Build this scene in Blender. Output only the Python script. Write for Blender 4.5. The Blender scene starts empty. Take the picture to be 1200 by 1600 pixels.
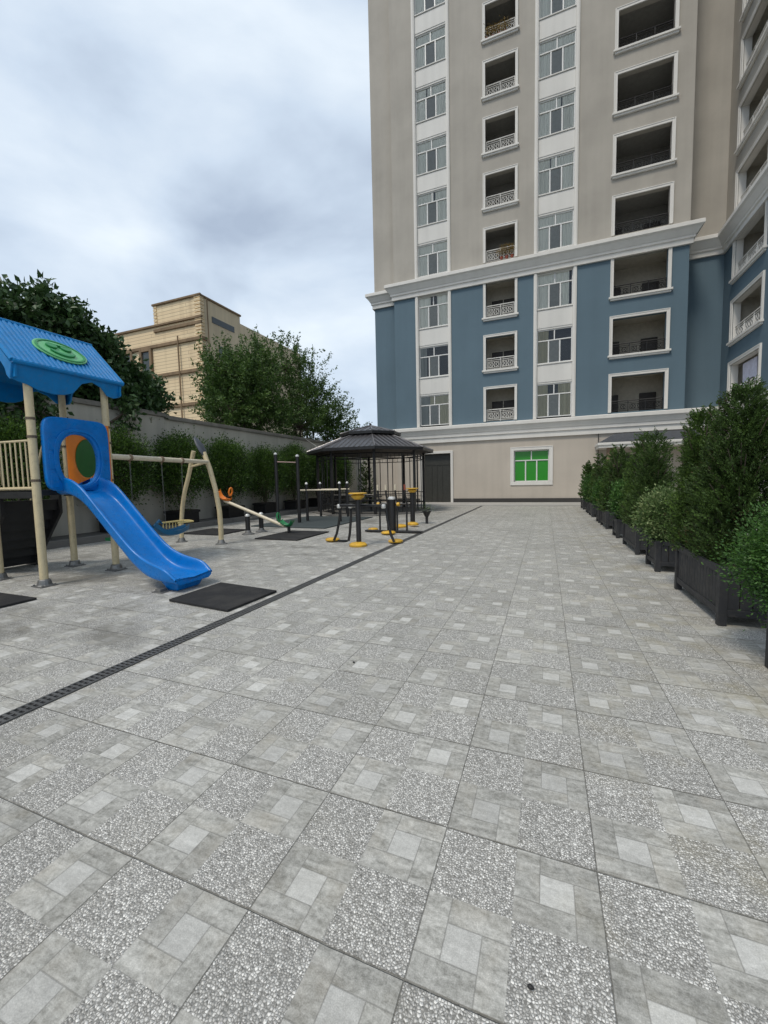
import bpy, math, random
import numpy as np
from mathutils import Vector, Matrix
R = math.radians
PI = math.pi
random.seed(7)
rng = np.random.default_rng(7)
scene = bpy.context.scene
COL = scene.collection

# ------------------------------------------------------------------ helpers
class MB:
    """collects geometry in world coordinates; build() links ONE mesh object"""
    def __init__(s): s.v = []; s.f = []
    def quadmesh(s, vs, fs):
        b = len(s.v); s.v += [tuple(v) for v in vs]; s.f += [tuple(i + b for i in f) for f in fs]; return s
    def box(s, x0, x1, y0, y1, z0, z1, M=None):
        vs = [(x0,y0,z0),(x1,y0,z0),(x1,y1,z0),(x0,y1,z0),(x0,y0,z1),(x1,y0,z1),(x1,y1,z1),(x0,y1,z1)]
        if M is not None: vs = [M(*v) for v in vs]
        return s.quadmesh(vs, [(0,3,2,1),(4,5,6,7),(0,1,5,4),(1,2,6,5),(2,3,7,6),(3,0,4,7)])
    def quad(s, a, b, c, d): return s.quadmesh([a,b,c,d], [(0,1,2,3)])
    def tube(s, pts, r, n=8, cap=True, squash=1.0):
        pts = [Vector(p) for p in pts]
        rs = r if isinstance(r, (list, tuple)) else [r]*len(pts)
        up = Vector((0,0,1)); rings = []; prev = None
        for i, p in enumerate(pts):
            if i == 0: t = pts[1]-pts[0]
            elif i == len(pts)-1: t = pts[-1]-pts[-2]
            else: t = (pts[i+1]-pts[i]).normalized() + (pts[i]-pts[i-1]).normalized()
            t.normalize()
            if prev is None:
                a = up if abs(t.z) < .95 else Vector((1,0,0))
                x = t.cross(a).normalized()
            else:
                x = (prev - t*prev.dot(t)).normalized()
            prev = x; y = t.cross(x)
            rings.append([p + (x*math.cos(2*PI*k/n) + y*math.sin(2*PI*k/n)*squash)*rs[i] for k in range(n)])
        b = len(s.v)
        for ring in rings: s.v += [tuple(q) for q in ring]
        for i in range(len(rings)-1):
            for k in range(n):
                s.f.append((b+i*n+k, b+i*n+(k+1)%n, b+(i+1)*n+(k+1)%n, b+(i+1)*n+k))
        if cap:
            s.f.append(tuple(b+k for k in range(n))[::-1]); s.f.append(tuple(b+(len(rings)-1)*n+k for k in range(n)))
        return s
    def lathe(s, c, prof, n=16, sx=1, sy=1):
        b = len(s.v)
        for r, z in prof:
            for k in range(n):
                a = 2*PI*k/n; s.v.append((c[0]+r*sx*math.cos(a), c[1]+r*sy*math.sin(a), c[2]+z))
        for i in range(len(prof)-1):
            for k in range(n):
                s.f.append((b+i*n+k, b+i*n+(k+1)%n, b+(i+1)*n+(k+1)%n, b+(i+1)*n+k))
        s.f.append(tuple(b+k for k in range(n))[::-1]); s.f.append(tuple(b+(len(prof)-1)*n+k for k in range(n)))
        return s
    def prism(s, poly, F0, F1):
        """poly: list of 2d points; F0/F1 map (a,b)-> 3d for the two caps"""
        n = len(poly); vs = [F0(*p) for p in poly] + [F1(*p) for p in poly]
        return s.quadmesh(vs, [tuple(range(n))[::-1], tuple(range(n, 2*n))] + [(i,(i+1)%n,n+(i+1)%n,n+i) for i in range(n)])
    def ring_plate(s, outer, inner, F0, F1):
        n = len(outer)
        vs = [F0(*p) for p in outer]+[F0(*p) for p in inner]+[F1(*p) for p in outer]+[F1(*p) for p in inner]
        fs = []
        for i in range(n):
            j = (i+1) % n
            fs += [(i,j,n+j,n+i), (2*n+i,3*n+i,3*n+j,2*n+j), (i,2*n+i,2*n+j,j), (n+i,n+j,3*n+j,3*n+i)]
        return s.quadmesh(vs, fs)
    def build(s, name, mat, parent=None, smooth=False, bevel=0, origin=None, seg=2):
        o0 = Vector(origin) if origin is not None else (ROOTLOC.get(parent.name, Vector((0,0,0))) if parent else Vector((0,0,0)))
        me = bpy.data.meshes.new(name)
        me.from_pydata([(v[0]-o0.x, v[1]-o0.y, v[2]-o0.z) for v in s.v], [], s.f)
        me.update(); me.materials.append(mat)
        if smooth: me.polygons.foreach_set('use_smooth', [True]*len(me.polygons))
        ob = bpy.data.objects.new(name, me); COL.objects.link(ob)
        if parent: ob.parent = parent; ROOTLOC[ob.name] = o0
        else: ob.location = o0; ROOTLOC[ob.name] = o0
        if bevel:
            m = ob.modifiers.new('bevel', 'BEVEL'); m.width = bevel; m.segments = seg; m.limit_method = 'ANGLE'; m.angle_limit = R(35)
        if smooth and not bevel:
            try: me.set_sharp_from_angle(angle=R(40))
            except Exception: pass
        return ob
ROOTLOC = {}
def tag(o, label=None, cat=None, group=None, kind=None):
    if label: o['label'] = label
    if cat: o['category'] = cat
    if group: o['group'] = group
    if kind: o['kind'] = kind
    return o
def empty(name, loc, label=None, cat=None, group=None):
    o = bpy.data.objects.new(name, None); o.empty_display_size = .2; COL.objects.link(o)
    o.location = loc; ROOTLOC[o.name] = Vector(loc); return tag(o, label, cat, group)
def kids(o): return [c for c in ALLKIDS.get(o.name, [])]
ALLKIDS = {}
def copy_tree(o, loc=None, rz=None, sc=None, parent=None, label=None):
    c = o.copy(); COL.objects.link(c)
    if parent: c.parent = parent
    if loc is not None: c.location = loc
    if rz is not None: c.rotation_euler.z = rz
    if sc is not None: c.scale = sc
    if label: c['label'] = label
    for ch in [k for k in list(bpy.data.objects) if k.parent == o]: copy_tree(ch, parent=c)
    return c

# ------------------------------------------------------------------ materials
class NT:
    def __init__(s, name):
        s.m = bpy.data.materials.new(name); s.m.use_nodes = True; s.t = s.m.node_tree
        s.N = s.t.nodes; s.L = s.t.links; s.b = s.N['Principled BSDF']; s.out = s.N['Material Output']
        s.tc = s.N.new('ShaderNodeTexCoord')
    def new(s, ty, **kw):
        n = s.N.new(ty)
        for k, v in kw.items(): setattr(n, k, v)
        return n
    def link(s, a, b): s.L.new(a, b)
    def setin(s, sock, v):
        if hasattr(v, 'links'): s.L.new(v, sock)
        elif isinstance(v, (tuple, list)) and len(v) == 3 and sock.type == 'RGBA': sock.default_value = (*v, 1)
        else: sock.default_value = v
    def m_(s, op, a, b=None, c=None, clamp=False):
        n = s.new('ShaderNodeMath', operation=op); n.use_clamp = clamp
        s.setin(n.inputs[0], a)
        if b is not None: s.setin(n.inputs[1], b)
        if c is not None: s.setin(n.inputs[2], c)
        return n.outputs[0]
    def mix(s, f, a, b, bt='MIX'):
        n = s.new('ShaderNodeMix', data_type='RGBA', blend_type=bt)
        s.setin(n.inputs[0], f); s.setin(n.inputs[6], a); s.setin(n.inputs[7], b); return n.outputs[2]
    def noise(s, scale, detail=3, rough=.55, vec=None, dist=0):
        n = s.new('ShaderNodeTexNoise'); n.inputs['Scale'].default_value = scale; n.inputs['Detail'].default_value = detail
        n.inputs['Roughness'].default_value = rough; n.inputs['Distortion'].default_value = dist
        s.L.new(vec if vec is not None else s.tc.outputs['Object'], n.inputs['Vector']); return n.outputs['Fac']
    def scaled(s, x, y, z, vec=None):
        n = s.new('ShaderNodeMapping'); n.inputs['Scale'].default_value = (x, y, z)
        s.L.new(vec if vec is not None else s.tc.outputs['Object'], n.inputs['Vector']); return n.outputs[0]
    def rr(s, v, a, b, c=0., d=1.):
        n = s.new('ShaderNodeMapRange'); s.setin(n.inputs[0], v)
        for i, q in enumerate((a, b, c, d)): n.inputs[i+1].default_value = q
        return n.outputs[0]
    def bump(s, h, strength=.3, dist=.01):
        n = s.new('ShaderNodeBump'); n.inputs['Strength'].default_value = strength; n.inputs['Distance'].default_value = dist
        s.setin(n.inputs['Height'], h); s.link(n.outputs[0], s.b.inputs['Normal']); return n
    def fin(s, col=None, rough=None, metal=None, spec=None):
        if col is not None: s.setin(s.b.inputs['Base Color'], col)
        if rough is not None: s.setin(s.b.inputs['Roughness'], rough)
        if metal is not None: s.setin(s.b.inputs['Metallic'], metal)
        if spec is not None: s.b.inputs['Specular IOR Level'].default_value = spec
        return s.m

def plaster(name, c, var=.12, bump=.25, streak=.10):
    t = NT(name)
    n1 = t.noise(.45, 4); n2 = t.noise(60, 3); st = t.noise(1, 3, vec=t.scaled(2.2, 2.2, .12))
    k = t.m_('ADD', t.rr(n1, .3, .7, 1-var, 1+var*.5), t.rr(st, .42, .72, 0, -streak))
    k = t.m_('ADD', k, t.rr(n2, .3, .7, -.035, .035))
    col = t.mix(1.0, c, t.new('ShaderNodeCombineColor').outputs[0], 'MULTIPLY')
    cc = t.N[-1] if False else None
    cmb = t.new('ShaderNodeCombineColor')
    for i in range(3): t.link(k, cmb.inputs[i])
    col = t.mix(1.0, c, cmb.outputs[0], 'MULTIPLY')
    t.bump(t.noise(180, 2), bump, .004)
    return t.fin(col, .88, spec=.25)
def paint(name, c, rough=.4, var=.08, metal=0, bump=0, spec=.5, dirt=0):
    t = NT(name); n1 = t.noise(6, 4); cmb = t.new('ShaderNodeCombineColor')
    k = t.rr(n1, .3, .7, 1-var, 1+var)
    for i in range(3): t.link(k, cmb.inputs[i])
    col = t.mix(1.0, c, cmb.outputs[0], 'MULTIPLY')
    if dirt: col = t.mix(t.rr(t.noise(14, 5, .7), .52, .75, 0, dirt), col, (.12, .105, .085))
    if bump: t.bump(t.noise(90, 3), bump, .003)
    return t.fin(col, t.rr(t.noise(11, 3), .3, .7, max(rough-.08, .05), min(rough+.1, 1)), metal, spec)
def leafmat(name, c1, c2, c3, rough=.5, trans=.25, dead=None):
    t = NT(name); g = t.new('ShaderNodeNewGeometry'); cr = t.new('ShaderNodeValToRGB')
    e = cr.color_ramp.elements; e[0].position = 0; e[0].color = (*c1, 1); e[1].position = 1; e[1].color = (*c3, 1)
    m = e.new(.55); m.color = (*c2, 1)
    big = t.noise(2.3, 2)
    if dead: d_ = e.new(.10); d_.color = (*dead, 1); e[0].color = (*dead, 1); d2 = e.new(.16); d2.color = (*c1, 1)
    f = t.m_('ADD', t.m_('MULTIPLY', g.outputs['Random Per Island'], .62), t.rr(big, .3, .7, 0, .4), clamp=True)
    t.link(f, cr.inputs[0])
    t.fin(cr.outputs[0], rough, spec=.35)
    if trans:
        tr = t.new('ShaderNodeBsdfTranslucent'); t.link(cr.outputs[0], tr.inputs[0])
        ms = t.new('ShaderNodeMixShader'); ms.inputs[0].default_value = trans
        t.link(t.b.outputs[0], ms.inputs[1]); t.link(tr.outputs[0], ms.inputs[2]); t.link(ms.outputs[0], t.out.inputs[0])
    return t.m

M = {}
M['beige'] = plaster('beige_render', (.415, .39, .345), var=.12, streak=.07)
M['base_beige'] = plaster('ground_floor_render', (.52, .47, .405), var=.10, streak=.07)
M['blue'] = plaster('blue_render', (.118, .175, .215), var=.07, streak=.04)
M['white'] = plaster('white_trim', (.72, .705, .665), var=.05, bump=.12, streak=.07)
M['spandrel'] = plaster('white_spandrel', (.70, .69, .655), var=.05, bump=.1, streak=.07)
M['wall'] = plaster('boundary_wall_render', (.50, .475, .41), var=.12, streak=.18)
M['coping'] = plaster('coping_stone', (.24, .225, .195), var=.2, streak=.3)
M['kerb'] = plaster('kerb_stone', (.17, .165, .155), var=.25, streak=.0)
M['plinth'] = plaster('dark_plinth', (.06, .058, .056), var=.2, streak=.0)
M['upvc'] = paint('white_frame', (.70, .70, .68), .35, .03)
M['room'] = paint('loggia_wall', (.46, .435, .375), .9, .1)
M['room_shaded'] = paint('shaded_loggia_wall', (.29, .285, .265), .9, .1)  # darker copy of the loggia wall; upper storeys' dimmer light put into the colour
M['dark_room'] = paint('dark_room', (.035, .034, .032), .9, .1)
M['door_dark'] = paint('dark_door', (.022, .017, .014), .5, .2)
M['green_film'] = paint('green_film', (.015, .24, .006), .16, .0)
M['gate'] = paint('dark_gate', (.037, .038, .033), .5, .15)
M['iron'] = paint('black_iron', (.012, .012, .013), .45, .2)
M['slate'] = paint('grey_shingle', (.06, .066, .078), .6, .2, bump=.5)
M['brick_pier'] = paint('brown_stone', (.22, .155, .105), .8, .2, bump=.4)
M['cream'] = paint('cream_powder_coat', (.56, .47, .29), .38, .07, dirt=.35)
M['beam_cream'] = paint('pale_cream_paint', (.64, .57, .43), .38, .06, dirt=.25)
M['plastic_blue'] = paint('blue_plastic', (.001, .155, .50), .30, .10, spec=.28, dirt=.22)
M['plastic_roof'] = paint('blue_roof_plastic', (.003, .185, .47), .42, .10, spec=.28, dirt=.3)
M['plastic_green'] = paint('green_plastic', (.02, .20, .07), .35, .1)
M['emblem'] = paint('light_green_plastic', (.14, .47, .20), .4, .08)
M['emblem_dark'] = paint('mid_green_plastic', (.015, .24, .07), .4, .08)
M['orange'] = paint('orange_plastic', (.72, .20, .02), .35, .08)
M['dark_green'] = paint('dark_green_plastic', (.01, .11, .015), .4, .1)
M['yellow'] = paint('yellow_plastic', (.62, .36, .03), .45, .2, dirt=.75)
M['steel'] = paint('galvanised_steel', (.20, .20, .195), .45, .15, .6, dirt=.4)
M['chrome'] = paint('bright_cap', (.62, .62, .6), .3, .05, .4)
M['black_metal'] = paint('black_metal', (.014, .014, .015), .4, .2)
M['planter'] = paint('charcoal_timber', (.020, .021, .0235), .62, .25, bump=.3, dirt=.25)
M['clamp'] = paint('dark_clamp', (.10,.075,.05), .5, .2)
M['pot'] = paint('black_pot', (.012, .012, .012), .6, .2)
M['soil'] = paint('soil', (.045, .033, .022), .95, .3, bump=.8)
M['bark'] = paint('bark', (.085, .065, .048), .9, .3, bump=.8)
M['gaz_roof'] = paint('dark_metal_roof', (.042, .040, .043), .38, .2, .2)
M['gaz_rib'] = paint('roof_rib_metal', (.15, .145, .15), .32, .12, .3)
M['ceil'] = paint('dark_soffit', (.03, .02, .016), .6, .2)
M['cloth'] = paint('white_cloth', (.62, .62, .72), .9, .1)
M['cloth2'] = paint('blue_dark_cloth', (.10, .12, .2), .9, .1)
M['terracotta'] = paint('red_pot', (.25, .06, .035), .7, .15)
M['cable'] = paint('grey_cable', (.42, .42, .40), .6, .1)
M['far_glass'] = paint('far_window', (.05, .06, .06), .15, .1)
M['mat_green'] = paint('green_grey_mat', (.045, .058, .060), .8, .15, bump=.5)

def mk_rubber():
    t = NT('black_rubber_tile'); n = t.noise(260, 3, .7); a = t.noise(3, 4)
    col = t.mix(t.rr(n, .45, .75), (.018, .018, .019), (.06, .06, .06))
    col = t.mix(t.rr(a, .45, .8, 0, .35), col, (.10, .095, .085)); t.bump(n, .5, .003)
    return t.fin(col, .85, spec=.2)
M['rubber'] = mk_rubber()

def mk_glass():
    t = NT('window_glass'); gl = t.new('ShaderNodeBsdfGlossy'); gl.inputs['Roughness'].default_value = .03; gl.inputs[0].default_value = (.9, .95, 1, 1)
    tr = t.new('ShaderNodeBsdfTransparent'); tr.inputs[0].default_value = (.97, 1, .985, 1)
    fr = t.new('ShaderNodeFresnel'); fr.inputs[0].default_value = 1.5
    wob = t.new('ShaderNodeBump'); wob.inputs['Strength'].default_value = .08; wob.inputs['Distance'].default_value = .05; t.link(t.noise(1.5, 2), wob.inputs['Height'])
    t.link(wob.outputs[0], gl.inputs['Normal'])
    f = t.m_('ADD', fr.outputs[0], .01); mx = t.new('ShaderNodeMixShader'); t.link(f, mx.inputs[0]); t.link(tr.outputs[0], mx.inputs[1]); t.link(gl.outputs[0], mx.inputs[2])
    t.link(mx.outputs[0], t.out.inputs[0]); t.N.remove(t.b); return t.m
M['glass'] = mk_glass()
def mk_curtain(name, c):
    t = NT(name)
    w = t.new('ShaderNodeTexWave', wave_type='BANDS', bands_direction='X'); w.inputs['Scale'].default_value = 4.2; w.inputs['Distortion'].default_value = 2.6
    w.inputs['Detail'].default_value = 2; t.link(t.scaled(1, 1, .08), w.inputs['Vector'])
    col = t.mix(t.rr(w.outputs['Fac'], .1, .9, .0, 1.), tuple(x*.72 for x in c), c)  # shade of the folds put into the cloth colour as darker bands
    t.bump(w.outputs['Fac'], .6, .04); t.fin(col, .9); t.b.inputs['Specular IOR Level'].default_value = .1
    return t.m
M['curtain_w'] = mk_curtain('white_curtain', (.98, .93, .83))
M['curtain_b'] = mk_curtain('beige_curtain', (.60, .53, .36))
M['curtain_g'] = mk_curtain('grey_curtain', (.34, .34, .31))
M['screen'] = paint('insect_screen', (.30, .28, .25), .8, .1)
M['parcel'] = M['curtain_b']

def mk_stone():
    t = NT('sand_limestone')
    br = t.new('ShaderNodeTexBrick'); br.inputs['Scale'].default_value = 1; br.inputs['Brick Width'].default_value = 9.0; br.inputs['Row Height'].default_value = .3
    br.inputs['Mortar Size'].default_value = .02; br.inputs['Color1'].default_value = (.82, .67, .44, 1); br.inputs['Color2'].default_value = (.74, .58, .37, 1); br.inputs['Mortar'].default_value = (.46, .36, .24, 1)
    sp = t.new('ShaderNodeSeparateXYZ'); t.link(t.tc.outputs['Object'], sp.inputs[0]); cb = t.new('ShaderNodeCombineXYZ')
    t.link(t.m_('ADD', sp.outputs[0], sp.outputs[1]), cb.inputs[0]); t.link(sp.outputs[2], cb.inputs[1]); t.link(cb.outputs[0], br.inputs['Vector'])
    st = t.noise(1, 4, vec=t.scaled(1.4, 1.4, .15)); col = t.mix(t.rr(st, .5, .75, 0, .35), br.outputs[0], (.36, .27, .17))
    t.bump(t.m_('MULTIPLY', br.outputs['Fac'], -1), .5, .02)
    return t.fin(col, .9, spec=.2)
M['limestone'] = mk_stone()
M['limestone_plain'] = plaster('sand_render', (.66, .55, .38), var=.10, streak=.14)
M['cornice_stone'] = plaster('weathered_cornice', (.26, .185, .115), var=.3, streak=.2)

def mk_paving():
    t = NT('patterned_paving_tile')
    sp = t.new('ShaderNodeSeparateXYZ'); t.link(t.tc.outputs['Object'], sp.inputs[0]); x, y = sp.outputs[0], sp.outputs[1]
    # slightly irregular coordinates for joints
    wob = t.m_('MULTIPLY', t.m_('SUBTRACT', t.noise(9, 3), .5), .006)
    xt = t.m_('DIVIDE', t.m_('ADD', x, wob), .6); yt = t.m_('DIVIDE', t.m_('ADD', y, wob), .6)
    fx = t.m_('FRACT', xt); fy = t.m_('FRACT', yt)
    ex = t.m_('MULTIPLY', t.m_('MINIMUM', fx, t.m_('SUBTRACT', 1, fx)), .6)
    ey = t.m_('MULTIPLY', t.m_('MINIMUM', fy, t.m_('SUBTRACT', 1, fy)), .6)
    gx = t.rr(ex, .0008, .0030, .8, 0); gy = t.rr(ey, .0022, .0046, 1, 0)
    grout = t.m_('MAXIMUM', gx, gy)
    x2 = t.m_('DIVIDE', x, .3); y2 = t.m_('DIVIDE', y, .3)
    par = t.m_('MODULO', t.m_('ADD', t.m_('ADD', t.m_('FLOOR', x2), t.m_('FLOOR', y2)), 2000), 2)
    cx = t.m_('FRACT', x2); cy = t.m_('FRACT', y2)
    # per tile and per cell randomness
    def wn(a, b, s=0):
        c = t.new('ShaderNodeCombineXYZ'); t.link(t.m_('FLOOR', a), c.inputs[0]); t.link(t.m_('FLOOR', b), c.inputs[1]); c.inputs[2].default_value = s
        n = t.new('ShaderNodeTexWhiteNoise', noise_dimensions='3D'); t.link(c.outputs[0], n.inputs['Vector']); return n.outputs['Value']
    rt = wn(xt, yt); rc = wn(x2, y2, 3)
    # pebbles
    def vor(sc, feat='F1'):
        v = t.new('ShaderNodeTexVoronoi', feature=feat); v.inputs['Scale'].default_value = sc; v.inputs['Randomness'].default_value = .72; t.link(t.tc.outputs['Object'], v.inputs['Vector']); return v
    v1 = vor(100); dist = v1.outputs['Distance']
    csep = t.new('ShaderNodeSeparateColor'); t.link(v1.outputs['Color'], csep.inputs[0])
    peb_h = t.rr(dist, .05, .60, 1, 0)
    pc = t.mix(csep.outputs[0], (.36, .352, .325), (.88, .865, .815))
    pc = t.mix(t.rr(csep.outputs[1], .6, 1, 0, .5), pc, (.33, .325, .31))
    ve = vor(100, 'DISTANCE_TO_EDGE'); pc = t.mix(t.rr(ve.outputs['Distance'], .02, .17, .95, 0), pc, (.17, .165, .15))
    # stone pinwheel
    in_c = t.m_('MULTIPLY', t.m_('COMPARE', cx, .5, .2), t.m_('COMPARE', cy, .5, .2))
    gt = lambda a, b: t.m_('GREATER_THAN', a, b)
    lt = lambda a, b: t.m_('LESS_THAN', a, b)
    top = t.m_('MULTIPLY', gt(cy, .7), gt(cx, .3)); rgt = t.m_('MULTIPLY', gt(cx, .7), lt(cy, .7)); bot = t.m_('MULTIPLY', lt(cy, .3), lt(cx, .7))
    ids = t.m_('ADD', t.m_('ADD', t.m_('MULTIPLY', top, 1), t.m_('MULTIPLY', rgt, 2)), t.m_('ADD', t.m_('MULTIPLY', bot, 3), t.m_('MULTIPLY', in_c, 5)))
    c = t.new('ShaderNodeCombineXYZ'); t.link(ids, c.inputs[2]); t.link(t.m_('MULTIPLY', rc, 40), c.inputs[0])
    wn2 = t.new('ShaderNodeTexWhiteNoise', noise_dimensions='3D'); t.link(c.outputs[0], wn2.inputs['Vector']); rid = wn2.outputs['Value']
    off = t.new('ShaderNodeVectorMath', operation='ADD'); t.link(t.tc.outputs['Object'], off.inputs[0])
    c2 = t.new('ShaderNodeCombineXYZ'); t.link(t.m_('MULTIPLY', rid, 13), c2.inputs[2]); t.link(t.m_('MULTIPLY', rid, 5), c2.inputs[0]); t.link(c2.outputs[0], off.inputs[1])
    rot = t.new('ShaderNodeMapping'); rot.inputs['Rotation'].default_value = (0, 0, .62); rot.inputs['Scale'].default_value = (7, 24, 7); t.link(off.outputs[0], rot.inputs['Vector'])
    vein = t.noise(1, 6, .66, vec=rot.outputs[0], dist=.7); fine = t.noise(230, 2, .6)
    grain = t.m_('ADD', t.m_('MULTIPLY', t.noise(48, 4, .75), .5), t.m_('MULTIPLY', vein, .6))
    grain = t.m_('SUBTRACT', grain, .05)
    sc = t.mix(t.rr(grain, .36, .64), (.21, .206, .184), (.54, .532, .492))
    sc = t.mix(t.rr(t.noise(5, 4, vec=off.outputs[0]), .5, .78, 0, .40), sc, (.40, .36, .29))
    ccen = t.mix(t.rr(grain, .36, .64), (.39, .385, .36), (.58, .575, .54))
    sc = t.mix(in_c, sc, ccen)
    k = t.m_('ADD', t.rr(rid, 0, 1, .84, 1.08), t.rr(fine, .3, .7, -.16, .16))
    cmb = t.new('ShaderNodeCombineColor')
    for i in range(3): t.link(k, cmb.inputs[i])
    sc = t.mix(1.0, sc, cmb.outputs[0], 'MULTIPLY')
    # seams between the pinwheel stones
    dx = t.m_('ABSOLUTE', t.m_('SUBTRACT', cx, .5)); dy = t.m_('ABSOLUTE', t.m_('SUBTRACT', cy, .5))
    ln = lambda a, v, w=.007: t.m_('COMPARE', a, v, w)
    s1 = t.m_('MULTIPLY', ln(t.m_('MAXIMUM', dx, dy), .2), 1)
    s2 = t.m_('MULTIPLY', ln(cx, .3), gt(cy, .7)); s3 = t.m_('MULTIPLY', ln(cx, .7), lt(cy, .3))
    s4 = t.m_('MULTIPLY', ln(cy, .3), lt(cx, .3)); s5 = t.m_('MULTIPLY', ln(cy, .7), gt(cx, .7))
    seam = t.m_('MAXIMUM', t.m_('MAXIMUM', s1, s2), t.m_('MAXIMUM', t.m_('MAXIMUM', s3, s4), s5))
    sc = t.mix(t.m_('MULTIPLY', seam, .5), sc, (.17, .165, .15))
    col = t.mix(par, sc, pc)
    jn = t.noise(6, 4, .7); col = t.mix(t.m_('MULTIPLY', grout, t.rr(jn, .35, .65, .45, 1)), col, (.13, .12, .10))
    # tile-to-tile tone, dirt, damp marks, ochre staining
    tone = t.m_('ADD', t.rr(rt, 0, 1, .93, 1.06), t.rr(t.noise(.5, 4), .3, .7, -.06, .06))
    cmb2 = t.new('ShaderNodeCombineColor')
    for i in range(3): t.link(tone, cmb2.inputs[i])
    col = t.mix(1.0, col, cmb2.outputs[0], 'MULTIPLY')
    dirt = t.rr(t.noise(.9, 6, .72), .52, .70, 0, .55)
    col = t.mix(t.m_('MULTIPLY', dirt, t.rr(x, -2.5, -3.6, .25, 1)), col, (.12, .115, .10))
    blot = t.m_('MULTIPLY', t.rr(t.noise(.62, 5, .6, vec=t.scaled(1, 1.6, 1)), .55, .64, 0, .6), t.rr(x, -3.1, -3.9, 0, 1)); col = t.mix(blot, col, (.125, .118, .10))
    och = t.m_('MULTIPLY', t.rr(t.noise(1.9, 6, .7), .50, .68, 0, .55), t.rr(x, .2, 1.7, .16, 1))
    col = t.mix(och, col, (.30, .265, .17))
    spot = vor(1.7); col = t.mix(t.m_('MULTIPLY', t.rr(spot.outputs['Distance'], .008, .016, 1, 0), .85), col, (.03, .028, .025))
    h = t.m_('MULTIPLY', t.m_('MULTIPLY', peb_h, par), .9)
    h = t.m_('ADD', h, t.m_('MULTIPLY', t.m_('MULTIPLY', vein, t.m_('SUBTRACT', 1, par)), .28))
    h = t.m_('SUBTRACT', h, t.m_('MULTIPLY', grout, 1.2)); h = t.m_('SUBTRACT', h, t.m_('MULTIPLY', seam, .12))
    t.bump(h, .8, .007)
    ro = t.m_('ADD', t.m_('MULTIPLY', par, -.10), t.rr(t.noise(1.1, 5, .7), .35, .7, .66, .5))
    return t.fin(col, ro, spec=.42)
M['paving'] = mk_paving()
M['ground'] = plaster('outer_ground', (.10, .098, .09), var=.2, streak=0)
M['sidewalk'] = plaster('sidewalk_tile', (.42, .41, .385), var=.15, streak=0)

def mk_rust():
    t = NT('white_banded_stone'); sp = t.new('ShaderNodeSeparateXYZ'); t.link(t.tc.outputs['Object'], sp.inputs[0])
    return plaster('white_banded_stone_b', (.60, .585, .56), var=.06, streak=.1)
M['banded'] = mk_rust()

G_th = [leafmat('thuja_green', (.030, .054, .013), (.062, .118, .022), (.135, .23, .04), .6, .15, (.085,.055,.022)),
        leafmat('thuja_dark', (.024, .042, .011), (.050, .095, .020), (.10, .175, .034), .6, .15, (.075,.05,.02))]
M['glossy_leaf'] = leafmat('round_shrub_leaf', (.022, .060, .014), (.050, .125, .024), (.11, .22, .045), .45, .2)
M['varieg'] = leafmat('variegated_leaf', (.045, .085, .022), (.11, .18, .055), (.36, .41, .19), .5, .25)
M['hedge_leaf'] = leafmat('hedge_leaf', (.018, .038, .009), (.046, .098, .017), (.13, .24, .03), .5, .28)
M['fig_leaf'] = leafmat('broad_leaf', (.022, .048, .018), (.042, .09, .027), (.085, .145, .05), .42, .18)
M['tree_leaf'] = leafmat('mid_tree_leaf', (.030, .062, .015), (.064, .126, .026), (.145, .23, .05), .5, .3)
M['ochre_leaf'] = leafmat('ochre_leaf', (.10, .08, .02), (.24, .15, .03), (.30, .22, .05), .6, .2)

# ------------------------------------------------------------------ foliage
def leaf_obj(name, P, D, L, W, mat, parent, rs, fold=.25, loc=None):
    """P leaf bases, D leaf directions (n,3); folded rhombs"""
    n = len(P); D = D/np.linalg.norm(D, axis=1)[:, None]
    U = rs.normal(size=(n, 3)); S = np.cross(D, U); S /= np.linalg.norm(S, axis=1)[:, None]; Nn = np.cross(S, D)
    L = L*rs.uniform(.65, 1.25, n)[:, None]; W = W*rs.uniform(.7, 1.2, n)[:, None]
    a = P; c = P+D*L; m = P+D*L*.45
    b = m+S*W*.5+Nn*W*fold; d = m-S*W*.5+Nn*W*fold
    V = np.stack([a, b, c, d], 1).reshape(-1, 3)
    if parent: V = V-np.array(ROOTLOC[parent.name])
    me = bpy.data.meshes.new(name); me.vertices.add(4*n); me.vertices.foreach_set('co', V.astype(np.float32).ravel())
    me.loops.add(6*n); base = np.arange(n)[:, None]*4
    li = (base+np.array([[0, 1, 2, 0, 2, 3]])).ravel(); me.loops.foreach_set('vertex_index', li.astype(np.int32))
    me.polygons.add(2*n); me.polygons.foreach_set('loop_start', (np.arange(2*n)*3).astype(np.int32)); me.polygons.foreach_set('loop_total', np.full(2*n, 3, np.int32))
    me.update(calc_edges=True); me.materials.append(mat)
    ob = bpy.data.objects.new(name, me); COL.objects.link(ob)
    if parent: ob.parent = parent
    return ob
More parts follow.
